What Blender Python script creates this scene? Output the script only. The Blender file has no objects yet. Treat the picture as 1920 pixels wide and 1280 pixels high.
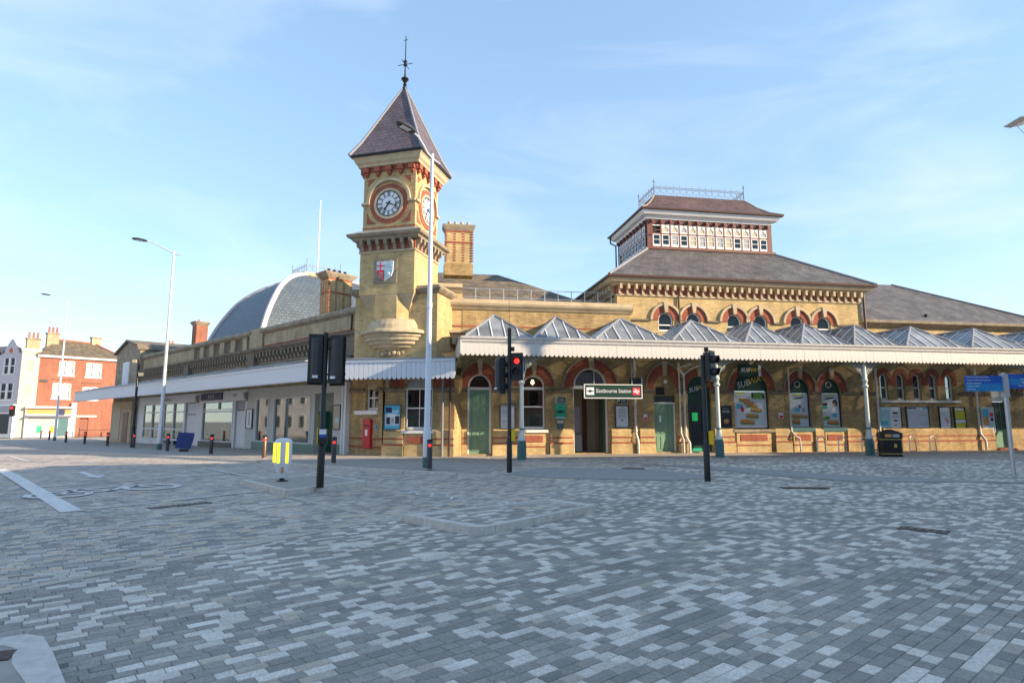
import bpy, bmesh, math, random
import numpy as np
from mathutils import Matrix, Vector
from mathutils.geometry import tessellate_polygon
random.seed(7); RNG = np.random.default_rng(11)
R = math.radians; PI = math.pi
scene = bpy.context.scene
COL = scene.collection
# ------------------------------------------------------------------ camera
cam_d = bpy.data.cameras.new('camera'); cam = bpy.data.objects.new('camera', cam_d); COL.objects.link(cam)
cam.location = (0, 0, 1.62)
cam.rotation_euler = (R(90) + math.atan(148 / 1120), 0, 0)
cam_d.sensor_width = 36; cam_d.lens = 36 * 1120 / 1920
cam_d.clip_start = 0.1; cam_d.clip_end = 3000
scene.camera = cam
# ------------------------------------------------------------------ light
SUN_AZ, SUN_EL = 108.0, 20.5
scene.view_settings.view_transform = 'Standard'; scene.view_settings.look = 'None'
scene.view_settings.exposure = 1.75; scene.view_settings.gamma = 1.0
world = bpy.data.worlds.new('World'); scene.world = world; world.use_nodes = True
wn = world.node_tree; wn.nodes.clear()
sky = wn.nodes.new('ShaderNodeTexSky'); sky.sky_type = 'NISHITA'; sky.sun_disc = False
sky.sun_elevation = R(SUN_EL); sky.sun_rotation = R(SUN_AZ); sky.air_density = 1.0; sky.dust_density = 0.0; sky.ozone_density = 6.0
bg = wn.nodes.new('ShaderNodeBackground'); bg.inputs['Strength'].default_value = 0.115
out = wn.nodes.new('ShaderNodeOutputWorld')
tc = wn.nodes.new('ShaderNodeTexCoord'); mp = wn.nodes.new('ShaderNodeMapping')
mp.inputs['Rotation'].default_value = (0.25, 0.1, 0.0); mp.inputs['Scale'].default_value = (1.1, 2.4, 5.0)
nz = wn.nodes.new('ShaderNodeTexNoise'); nz.inputs['Scale'].default_value = 1.7; nz.inputs['Detail'].default_value = 7; nz.inputs['Roughness'].default_value = 0.55; nz.inputs['Distortion'].default_value = 0.6
rp = wn.nodes.new('ShaderNodeValToRGB'); rp.color_ramp.elements[0].position = 0.46; rp.color_ramp.elements[0].color = (0, 0, 0, 1); rp.color_ramp.elements[1].position = 0.80; rp.color_ramp.elements[1].color = (0.45, 0.45, 0.45, 1)
mx = wn.nodes.new('ShaderNodeMix'); mx.data_type = 'RGBA'
wn.links.new(tc.outputs['Generated'], mp.inputs['Vector']); wn.links.new(mp.outputs['Vector'], nz.inputs['Vector']); wn.links.new(nz.outputs['Fac'], rp.inputs['Fac'])
wn.links.new(rp.outputs['Color'], mx.inputs['Factor']); gm = wn.nodes.new('ShaderNodeGamma'); gm.inputs['Gamma'].default_value = 0.5; sc_ = wn.nodes.new('ShaderNodeVectorMath'); sc_.operation = 'SCALE'; sc_.inputs['Scale'].default_value = 1.62
wn.links.new(sky.outputs['Color'], gm.inputs['Color']); wn.links.new(gm.outputs['Color'], sc_.inputs[0]); hs_ = wn.nodes.new('ShaderNodeHueSaturation'); hs_.inputs['Saturation'].default_value = 1.08; hs_.inputs['Value'].default_value = .97; wn.links.new(sc_.outputs[0], hs_.inputs['Color']); wn.links.new(hs_.outputs['Color'], mx.inputs['A']); mx.inputs['B'].default_value = (2.75, 3.0, 3.3, 1)
wn.links.new(mx.outputs['Result'], bg.inputs['Color']); wn.links.new(bg.outputs['Background'], out.inputs['Surface'])
sun_d = bpy.data.lights.new('sun', 'SUN'); sun = bpy.data.objects.new('sun', sun_d); COL.objects.link(sun)
sun_d.energy = 2.8; sun_d.angle = R(0.5); sun_d.color = (1.0, 0.80, 0.56)
sd = Vector((math.sin(R(SUN_AZ)) * math.cos(R(SUN_EL)), math.cos(R(SUN_AZ)) * math.cos(R(SUN_EL)), math.sin(R(SUN_EL))))
sun.rotation_euler = sd.to_track_quat('Z', 'Y').to_euler(); sun.location = (30, -20, 40)
# ------------------------------------------------------------------ materials
def nodes_of(name):
    m = bpy.data.materials.new(name); m.use_nodes = True
    return m, m.node_tree.nodes, m.node_tree.links, m.node_tree.nodes['Principled BSDF']
def mat(name, col, rough=0.7, metal=0.0, var=0.12, scale=3.0, bump=0.0, emit=None, es=0.0, spec=0.4, streak=0):
    m, n, l, b = nodes_of(name)
    b.inputs['Roughness'].default_value = rough; b.inputs['Metallic'].default_value = metal; b.inputs['Specular IOR Level'].default_value = spec
    if var > 0:
        t = n.new('ShaderNodeTexCoord'); z = n.new('ShaderNodeTexNoise'); z.inputs['Scale'].default_value = scale; z.inputs['Detail'].default_value = 6; z.inputs['Roughness'].default_value = 0.65
        r = n.new('ShaderNodeMapRange'); r.inputs['From Min'].default_value = 0.25; r.inputs['From Max'].default_value = 0.75; r.inputs['To Min'].default_value = 1 - var; r.inputs['To Max'].default_value = 1 + var
        x = n.new('ShaderNodeVectorMath'); x.operation = 'SCALE'; x.inputs[0].default_value = col[:3]
        if streak:
            q = n.new('ShaderNodeMapping'); q.inputs['Scale'].default_value = (1, 1, 1.0 / streak); l.new(t.outputs['Object'], q.inputs['Vector']); l.new(q.outputs['Vector'], z.inputs['Vector'])
        else: l.new(t.outputs['Object'], z.inputs['Vector'])
        l.new(z.outputs['Fac'], r.inputs['Value']); l.new(r.outputs['Result'], x.inputs['Scale']); l.new(x.outputs['Vector'], b.inputs['Base Color'])
        if bump > 0:
            u = n.new('ShaderNodeBump'); u.inputs['Strength'].default_value = bump; u.inputs['Distance'].default_value = 0.02; l.new(z.outputs['Fac'], u.inputs['Height']); l.new(u.outputs['Normal'], b.inputs['Normal'])
    else:
        b.inputs['Base Color'].default_value = (*col[:3], 1)
    if emit:
        b.inputs['Emission Color'].default_value = (*emit, 1); b.inputs['Emission Strength'].default_value = es
    return m
def wallvec(n, l, zs=1.0):
    """object-space (horizontal, z) vector chosen by the face's direction"""
    t = n.new('ShaderNodeTexCoord'); sp = n.new('ShaderNodeSeparateXYZ'); sn = n.new('ShaderNodeSeparateXYZ')
    l.new(t.outputs['Object'], sp.inputs[0]); l.new(t.outputs['Normal'], sn.inputs[0])
    ax = n.new('ShaderNodeMath'); ax.operation = 'ABSOLUTE'; ay = n.new('ShaderNodeMath'); ay.operation = 'ABSOLUTE'
    l.new(sn.outputs['X'], ax.inputs[0]); l.new(sn.outputs['Y'], ay.inputs[0])
    g = n.new('ShaderNodeMath'); g.operation = 'GREATER_THAN'; l.new(ax.outputs[0], g.inputs[0]); l.new(ay.outputs[0], g.inputs[1])
    mi = n.new('ShaderNodeMix'); mi.data_type = 'FLOAT'; l.new(g.outputs[0], mi.inputs['Factor']); l.new(sp.outputs['X'], mi.inputs['A']); l.new(sp.outputs['Y'], mi.inputs['B'])
    zz = n.new('ShaderNodeMath'); zz.operation = 'MULTIPLY'; zz.inputs[1].default_value = zs; l.new(sp.outputs['Z'], zz.inputs[0])
    c = n.new('ShaderNodeCombineXYZ'); l.new(mi.outputs['Result'], c.inputs['X']); l.new(zz.outputs[0], c.inputs['Y'])
    return t, c
def brickmat(name, c1, c2, mortar, bw=0.23, bh=0.077, ms=0.011, rough=0.85, stain=0.25, zs=1.0, bump=0.35, off=0.5, stainscale=0.7):
    m, n, l, b = nodes_of(name); b.inputs['Roughness'].default_value = rough; b.inputs['Specular IOR Level'].default_value = 0.25
    t, c = wallvec(n, l, zs)
    k = n.new('ShaderNodeTexBrick'); k.inputs['Scale'].default_value = 1; k.inputs['Brick Width'].default_value = bw; k.inputs['Row Height'].default_value = bh; k.inputs['Mortar Size'].default_value = ms; k.inputs['Mortar Smooth'].default_value = 0.2; k.inputs['Bias'].default_value = 0; k.offset = off
    k.inputs['Color1'].default_value = (*c1, 1); k.inputs['Color2'].default_value = (*c2, 1); k.inputs['Mortar'].default_value = (*mortar, 1)
    l.new(c.outputs[0], k.inputs['Vector'])
    z = n.new('ShaderNodeTexNoise'); z.inputs['Scale'].default_value = stainscale; z.inputs['Detail'].default_value = 8; z.inputs['Roughness'].default_value = 0.7
    l.new(t.outputs['Object'], z.inputs['Vector'])
    r = n.new('ShaderNodeMapRange'); r.inputs['From Min'].default_value = 0.3; r.inputs['From Max'].default_value = 0.7; r.inputs['To Min'].default_value = 1 - stain; r.inputs['To Max'].default_value = 1 + stain * 0.6
    l.new(z.outputs['Fac'], r.inputs['Value'])
    q = n.new('ShaderNodeMapping'); q.inputs['Scale'].default_value = (1, 1, .18); l.new(t.outputs['Object'], q.inputs['Vector'])
    z2 = n.new('ShaderNodeTexNoise'); z2.inputs['Scale'].default_value = 2.6; z2.inputs['Detail'].default_value = 6; z2.inputs['Roughness'].default_value = .6; l.new(q.outputs['Vector'], z2.inputs['Vector'])
    r2 = n.new('ShaderNodeMapRange'); r2.inputs['From Min'].default_value = .32; r2.inputs['From Max'].default_value = .62; r2.inputs['To Min'].default_value = 1 - stain * .75; r2.inputs['To Max'].default_value = 1.05; l.new(z2.outputs['Fac'], r2.inputs['Value'])
    mm = n.new('ShaderNodeMath'); mm.operation = 'MULTIPLY'; l.new(r.outputs['Result'], mm.inputs[0]); l.new(r2.outputs['Result'], mm.inputs[1])
    x = n.new('ShaderNodeVectorMath'); x.operation = 'SCALE'; l.new(k.outputs['Color'], x.inputs[0]); l.new(mm.outputs[0], x.inputs['Scale']); l.new(x.outputs['Vector'], b.inputs['Base Color'])
    u = n.new('ShaderNodeBump'); u.inputs['Strength'].default_value = bump; u.inputs['Distance'].default_value = 0.01; u.invert = True; l.new(k.outputs['Fac'], u.inputs['Height']); l.new(u.outputs['Normal'], b.inputs['Normal'])
    return m
def glassmat(name, tint=(0.75, 0.8, 0.8), refl=0.10, dark=0.0):
    m, n, l, b = nodes_of(name); n.remove(b); o = n['Material Output']
    tr = n.new('ShaderNodeBsdfTransparent'); tr.inputs['Color'].default_value = (*tint, 1); gl = n.new('ShaderNodeBsdfGlossy'); gl.inputs['Roughness'].default_value = 0.03
    fr = n.new('ShaderNodeLayerWeight'); fr.inputs['Blend'].default_value = 0.25
    mr = n.new('ShaderNodeMapRange'); mr.inputs['To Min'].default_value = refl; mr.inputs['To Max'].default_value = 0.8; l.new(fr.outputs['Fresnel'], mr.inputs['Value'])
    x = n.new('ShaderNodeMixShader'); l.new(mr.outputs['Result'], x.inputs[0]); l.new(tr.outputs[0], x.inputs[1]); l.new(gl.outputs[0], x.inputs[2]); l.new(x.outputs[0], o.inputs['Surface'])
    return m
M = {}
M['brick'] = brickmat('yellow_stock_brick', (0.60, 0.415, 0.18), (0.42, 0.265, 0.11), (0.40, 0.32, 0.2), stain=0.40)
M['brick_clean'] = brickmat('clean_yellow_brick', (0.67, 0.485, 0.215), (0.51, 0.35, 0.15), (0.47, 0.375, 0.235), stain=0.28)
M['brick_wing'] = brickmat('weathered_yellow_brick', (0.52, 0.43, 0.26), (0.42, 0.34, 0.2), (0.38, 0.33, 0.24), stain=0.3)
M['red'] = brickmat('red_rubbed_brick', (0.40, 0.115, 0.065), (0.31, 0.083, 0.05), (0.37, 0.16, 0.11), bw=0.115, bh=0.075, ms=0.006, stain=0.25)
M['redwall'] = brickmat('orange_red_house_brick', (0.36, 0.125, 0.075), (0.30, 0.10, 0.06), (0.35, 0.2, 0.14), stain=0.22)
M['stone'] = mat('buff_stone', (0.50, 0.40, 0.26), 0.85, var=0.22, scale=2.0, bump=0.15)
M['stone_grey'] = mat('weathered_grey_stone', (0.30, 0.25, 0.18), 0.9, var=0.45, scale=2.5, bump=0.25)
M['stone_dark'] = mat('soot_stained_stone', (0.19, 0.155, 0.115), 0.9, var=0.5, scale=3, bump=0.25)
M['lead'] = mat('lead_sheet', (0.24, 0.25, 0.28), 0.5, 0.0, var=0.15)
M['slate'] = brickmat('grey_slate', (0.17, 0.155, 0.15), (0.12, 0.11, 0.11), (0.06, 0.055, 0.055), bw=0.26, bh=0.17, ms=0.008, rough=0.6, stain=0.35, bump=0.5)
M['slate_purple'] = brickmat('purple_slate', (0.17, 0.135, 0.15), (0.125, 0.10, 0.115), (0.05, 0.045, 0.05), bw=0.27, bh=0.19, ms=0.012, rough=0.55, stain=0.25, bump=0.6)
M['slate_red'] = brickmat('red_brown_tile', (0.155, 0.098, 0.092), (0.105, 0.072, 0.072), (0.09, 0.05, 0.05), bw=0.2, bh=0.14, ms=0.008, rough=0.7, stain=0.3)
M['slate_moss'] = brickmat('lichen_slate', (0.25, 0.19, 0.11), (0.15, 0.13, 0.11), (0.08, 0.07, 0.06), bw=0.26, bh=0.17, ms=0.008, rough=0.7, stain=0.4, stainscale=1.6)
M['dome'] = brickmat('blue_grey_fish_scale_slate', (0.115, 0.145, 0.175), (0.09, 0.118, 0.145), (0.05, 0.07, 0.092), bw=0.34, bh=0.22, ms=0.02, rough=0.5, stain=0.12, bump=0.6)
M['white'] = mat('white_paint', (0.78, 0.76, 0.73), 0.5, var=0.05, scale=1.2)
M['valance'] = mat('valance_white_paint', (0.62, 0.585, 0.54), 0.55, var=0.2, scale=5, streak=4)
M['valance_grey'] = mat('pale_grey_valance_paint', (0.66, 0.68, 0.72), 0.5, var=0.09, scale=3.0, streak=4)
M['shopgrey'] = mat('sage_grey_shopfront_paint', (0.50, 0.52, 0.49), 0.55, var=0.06)
M['shoplight'] = mat('light_grey_shopfront_paint', (0.68, 0.69, 0.70), 0.5, var=0.05)
M['shopgreen'] = mat('green_stall_riser_paint', (0.13, 0.24, 0.19), 0.5, var=0.08)
M['door'] = mat('sage_green_door_paint', (0.17, 0.30, 0.21), 0.4, var=0.14, scale=3, streak=3)
M['door_dark'] = mat('dark_green_door_paint', (0.05, 0.085, 0.06), 0.4, var=0.1)
M['subgreen'] = mat('bottle_green_panel', (0.012, 0.055, 0.035), 0.35, var=0.1)
M['iron'] = mat('pale_green_iron_paint', (0.55, 0.60, 0.55), 0.45, var=0.08)
M['irongrey'] = mat('grey_green_iron_paint', (0.34, 0.36, 0.33), 0.5, var=0.1)
M['teal'] = mat('teal_iron_paint', (0.055, 0.14, 0.15), 0.4, var=0.15)
M['pipe'] = mat('cream_pipe_paint', (0.62, 0.59, 0.53), 0.5, var=0.25, scale=6)
M['pipe_grey'] = mat('grey_pipe', (0.22, 0.23, 0.24), 0.5)
M['black'] = mat('black_paint', (0.012, 0.012, 0.013), 0.35, var=0.2)
M['blackplastic'] = mat('black_plastic', (0.02, 0.02, 0.021), 0.45, var=0.2)
M['darkgrey'] = mat('dark_grey_paint', (0.05, 0.052, 0.056), 0.45)
M['signalgrey'] = mat('signal_back_grey', (0.06, 0.06, 0.062), 0.5, 0.2, var=0.1)
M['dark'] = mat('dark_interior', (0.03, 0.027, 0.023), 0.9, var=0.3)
M['steel'] = mat('galvanised_steel', (0.55, 0.56, 0.57), 0.35, 0.6, var=0.1)
M['lamp_grey'] = mat('silver_lamp_paint', (0.60, 0.61, 0.63), 0.35, 0.35, var=0.04)
M['glass'] = glassmat('window_glass', (0.6, 0.65, 0.66), 0.05)
M['shopglass'] = glassmat('shop_window_glass', (0.84, 0.92, 0.88), 0.12)
M['roofglass'] = mat('wired_roof_glass', (0.30, 0.33, 0.36), 0.25, var=0.18, scale=1.3, spec=0.6)
M['blind'] = mat('cream_blind', (0.5, 0.44, 0.32), 0.8, var=0.08)
M['gutter'] = mat('brown_gutter_paint', (0.09, 0.045, 0.035), 0.5)
M['maroon'] = mat('maroon_timber_paint', (0.17, 0.06, 0.042), 0.5, var=0.12)
M['red_post'] = mat('post_red', (0.50, 0.015, 0.02), 0.35, var=0.06)
M['blue'] = mat('navy_board', (0.012, 0.03, 0.15), 0.5, var=0.06)
M['navy'] = mat('navy_sign', (0.015, 0.02, 0.09), 0.5, var=0.05)
M['signgreen'] = mat('dark_green_sign', (0.012, 0.045, 0.03), 0.35, var=0.05)
M['emerald'] = mat('emerald_sign', (0.02, 0.36, 0.22), 0.5, var=0.04)
M['logored'] = mat('logo_red', (0.62, 0.03, 0.06), 0.5, var=0.03)
M['yellow'] = mat('signal_yellow', (0.80, 0.50, 0.02), 0.5, var=0.05)
M['subyellow'] = mat('sign_yellow', (0.85, 0.52, 0.04), 0.5, var=0.03)
M['wayblue'] = mat('wayfinding_blue', (0.015, 0.10, 0.42), 0.4, var=0.12)
M['waycyan'] = mat('wayfinding_cyan', (0.02, 0.22, 0.48), 0.4, var=0.08)
M['print_white'] = mat('white_print', (0.75, 0.76, 0.78), 0.5, var=0.03)
M['print_grey'] = mat('grey_print', (0.35, 0.36, 0.38), 0.6, var=0.1)
M['print_cyan'] = mat('cyan_print', (0.10, 0.45, 0.62), 0.5, var=0.12, scale=5)
M['print_aqua'] = mat('aqua_print', (0.35, 0.62, 0.66), 0.5, var=0.12, scale=5)
M['print_pale'] = mat('pale_blue_print', (0.58, 0.64, 0.70), 0.5, var=0.08)
M['print_pink'] = mat('pink_print', (0.70, 0.35, 0.48), 0.5, var=0.2)
M['print_yellow'] = mat('yellow_print', (0.62, 0.58, 0.04), 0.5, var=0.05)
M['print_lilac'] = mat('lilac_print', (0.66, 0.62, 0.70), 0.5, var=0.08)
M['print_black'] = mat('black_print', (0.03, 0.03, 0.035), 0.5, var=0.2)
M['bun'] = mat('bread_print', (0.58, 0.30, 0.10), 0.6, var=0.35, scale=14)
M['filling'] = mat('filling_print', (0.35, 0.09, 0.06), 0.6, var=0.5, scale=22)
M['leafprint'] = mat('salad_print', (0.16, 0.34, 0.07), 0.6, var=0.5, scale=18)
M['skin'] = mat('tan_print', (0.55, 0.33, 0.22), 0.6, var=0.15)
M['kerb'] = mat('granite_kerb', (0.58, 0.535, 0.475), 0.8, var=0.2, scale=9, bump=0.1)
M['slab'] = mat('grey_brown_slab', (0.36, 0.325, 0.285), 0.85, var=0.16, scale=4, bump=0.08)
M['tarmac'] = mat('smooth_dark_tarmac', (0.30, 0.295, 0.28), 0.85, var=0.15, scale=5, bump=0.1)
M['marking'] = mat('worn_white_road_paint', (0.70, 0.67, 0.63), 0.8, var=0.32, scale=6)
M['gold'] = mat('gold_band_paint', (.55, .42, .10), .4, .3, var=.05)
M['ironcover'] = mat('rusty_iron_cover', (0.09, 0.06, 0.05), 0.7, 0.3, var=0.4, scale=20, bump=0.4)
M['mortar'] = mat('joint_sand', (0.17, 0.16, 0.145), 0.95, var=0.2, scale=10)
M['rendgrey'] = mat('pale_grey_render', (0.55, 0.50, 0.52), 0.8, var=0.06)
M['rendcream'] = mat('cream_render', (0.52, 0.46, 0.38), 0.8, var=0.12, streak=3)
M['browndoor'] = mat('brown_door_paint', (0.22, 0.07, 0.04), 0.5)
M['terracotta'] = mat('terracotta_pot', (0.42, 0.15, 0.09), 0.8)
M['ledred'] = mat('lit_red_lens', (0.6, 0.02, 0.02), 0.4, var=0, emit=(1.0, 0.04, 0.03), es=0.5)
M['ledyellow'] = mat('lit_yellow_panel', (0.8, 0.7, 0.02), 0.4, var=0, emit=(1.0, 0.78, 0.02), es=0.45)
M['ledgreen'] = mat('lit_green_sign', (0.03, 0.5, 0.14), 0.4, var=0, emit=(0.05, 0.8, 0.2), es=0.08)
M['lampglow'] = mat('warm_lit_bulb', (0.9, 0.7, 0.4), 0.4, var=0, emit=(1.0, 0.72, 0.35), es=3.0)
M['lensdark'] = mat('unlit_signal_lens', (0.02, 0.022, 0.025), 0.12, var=0, spec=0.7)
# paving material: random tone for each sett, rows run at azimuth 50
def settmat(name, stops, zstops):
    m, n, l, b = nodes_of(name); b.inputs['Roughness'].default_value = 0.78; b.inputs['Specular IOR Level'].default_value = 0.3
    t = n.new('ShaderNodeTexCoord'); mpg = n.new('ShaderNodeMapping'); mpg.vector_type = 'TEXTURE'; mpg.inputs['Rotation'].default_value = (0, 0, R(40)); l.new(t.outputs['Object'], mpg.inputs['Vector'])
    s = n.new('ShaderNodeSeparateXYZ'); l.new(mpg.outputs['Vector'], s.inputs[0])
    def math_(op, a, bv=None, c=None):
        q = n.new('ShaderNodeMath'); q.operation = op
        for i, v in enumerate((a, bv, c)):
            if v is None: continue
            if isinstance(v, (int, float)): q.inputs[i].default_value = v
            else: l.new(v, q.inputs[i])
        return q.outputs[0]
    row = math_('FLOOR', math_('DIVIDE', s.outputs['Y'], 0.105))
    wr = n.new('ShaderNodeTexWhiteNoise'); wr.noise_dimensions = '1D'; l.new(row, wr.inputs['W'])
    uu = math_('ADD', math_('DIVIDE', s.outputs['X'], 0.19), math_('MULTIPLY', wr.outputs['Value'], 7.3))
    cell = math_('FLOOR', uu)
    cv = n.new('ShaderNodeCombineXYZ'); l.new(cell, cv.inputs['X']); l.new(row, cv.inputs['Y'])
    wc = n.new('ShaderNodeTexWhiteNoise'); wc.noise_dimensions = '2D'; l.new(cv.outputs[0], wc.inputs['Vector'])
    def ramp(st):
        q = n.new('ShaderNodeValToRGB'); q.color_ramp.interpolation = 'CONSTANT'
        while len(q.color_ramp.elements) < len(st): q.color_ramp.elements.new(0.5)
        for e, (p, c) in zip(q.color_ramp.elements, st): e.position = p; e.color = (*c, 1)
        l.new(wc.outputs['Value'], q.inputs['Fac']); return q.outputs['Color']
    ca, cb = ramp(stops), ramp(zstops)
    # zone: crossing area with tan and plum setts
    so = n.new('ShaderNodeSeparateXYZ'); l.new(t.outputs['Object'], so.inputs[0])
    X, Y = so.outputs['X'], so.outputs['Y']
    h1 = math_('GREATER_THAN', math_('SUBTRACT', math_('MULTIPLY', math_('SUBTRACT', Y, 5.9), 0.54), math_('MULTIPLY', math_('ADD', X, 4.83), 0.8415)), 0)
    h2 = math_('MULTIPLY', math_('GREATER_THAN', Y, 10.4), math_('LESS_THAN', X, 1.2))
    h3 = math_('LESS_THAN', Y, 60)
    z = math_('MULTIPLY', math_('MAXIMUM', h1, h2), h3)
    mi = n.new('ShaderNodeMix'); mi.data_type = 'RGBA'; l.new(z, mi.inputs['Factor']); l.new(ca, mi.inputs['A']); l.new(cb, mi.inputs['B'])
    fr = math_('FRACT', uu); ry = math_('FRACT', math_('DIVIDE', s.outputs['Y'], 0.105))
    j = math_('MULTIPLY', math_('GREATER_THAN', fr, 0.03), math_('GREATER_THAN', ry, 0.06))
    nn = n.new('ShaderNodeTexNoise'); nn.inputs['Scale'].default_value = 0.35; nn.inputs['Detail'].default_value = 8; l.new(t.outputs['Object'], nn.inputs['Vector'])
    g = n.new('ShaderNodeMapRange'); g.inputs['From Min'].default_value = 0.3; g.inputs['From Max'].default_value = 0.7; g.inputs['To Min'].default_value = 0.82; g.inputs['To Max'].default_value = 1.14; l.new(nn.outputs['Fac'], g.inputs['Value'])
    jj = math_('MULTIPLY', g.outputs['Result'], math_('MULTIPLY_ADD', j, 0.45, 0.55))
    sc = n.new('ShaderNodeVectorMath'); sc.operation = 'SCALE'; l.new(mi.outputs['Result'], sc.inputs[0]); l.new(jj, sc.inputs['Scale']); l.new(sc.outputs[0], b.inputs['Base Color'])
    return m
A_STOPS = [(0, (0.29, 0.268, 0.236)), (0.22, (0.325, 0.298, 0.26)), (0.42, (0.365, 0.333, 0.29)), (0.65, (0.62, 0.56, 0.48)), (0.83, (0.69, 0.62, 0.535))]
B_STOPS = [(0, (0.29, 0.268, 0.25)), (0.25, (0.38, 0.345, 0.31)), (0.48, (0.50, 0.425, 0.36)), (0.68, (0.58, 0.515, 0.45)), (0.86, (0.58, 0.45, 0.33))]
M['road'] = settmat('sett_paving', A_STOPS, B_STOPS)
def attrmat(name):
    m, n, l, b = nodes_of(name); b.inputs['Roughness'].default_value = 0.75; b.inputs['Specular IOR Level'].default_value = 0.3
    a = n.new('ShaderNodeAttribute'); a.attribute_name = 'tone'
    t = n.new('ShaderNodeTexCoord'); z = n.new('ShaderNodeTexNoise'); z.inputs['Scale'].default_value = 60; z.inputs['Detail'].default_value = 5; l.new(t.outputs['Object'], z.inputs['Vector'])
    z2 = n.new('ShaderNodeTexNoise'); z2.inputs['Scale'].default_value = 0.55; z2.inputs['Detail'].default_value = 10; z2.inputs['Roughness'].default_value = .7; l.new(t.outputs['Object'], z2.inputs['Vector'])
    g = n.new('ShaderNodeMapRange'); g.inputs['From Min'].default_value = 0.3; g.inputs['From Max'].default_value = 0.7; g.inputs['To Min'].default_value = 0.78; g.inputs['To Max'].default_value = 1.2; l.new(z.outputs['Fac'], g.inputs['Value'])
    g2 = n.new('ShaderNodeMapRange'); g2.inputs['From Min'].default_value = 0.3; g2.inputs['From Max'].default_value = 0.7; g2.inputs['To Min'].default_value = 0.74; g2.inputs['To Max'].default_value = 1.16; l.new(z2.outputs['Fac'], g2.inputs['Value'])
    vo = n.new('ShaderNodeTexVoronoi'); vo.inputs['Scale'].default_value = 2.0; l.new(t.outputs['Object'], vo.inputs['Vector'])
    gv = n.new('ShaderNodeMapRange'); gv.inputs['From Min'].default_value = .035; gv.inputs['From Max'].default_value = .06; gv.inputs['To Min'].default_value = .62; gv.inputs['To Max'].default_value = 1; l.new(vo.outputs['Distance'], gv.inputs['Value'])
    m0 = n.new('ShaderNodeMath'); m0.operation = 'MULTIPLY'; l.new(g2.outputs['Result'], m0.inputs[0]); l.new(gv.outputs['Result'], m0.inputs[1])
    mm = n.new('ShaderNodeMath'); mm.operation = 'MULTIPLY'; l.new(g.outputs['Result'], mm.inputs[0]); l.new(m0.outputs[0], mm.inputs[1])
    s = n.new('ShaderNodeVectorMath'); s.operation = 'SCALE'; l.new(a.outputs['Color'], s.inputs[0]); l.new(mm.outputs[0], s.inputs['Scale']); l.new(s.outputs[0], b.inputs['Base Color'])
    u = n.new('ShaderNodeBump'); u.inputs['Strength'].default_value = 0.15; u.inputs['Distance'].default_value = 0.003; l.new(z.outputs['Fac'], u.inputs['Height']); l.new(u.outputs['Normal'], b.inputs['Normal'])
    return m
M['sett'] = attrmat('sett_stone')
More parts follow.
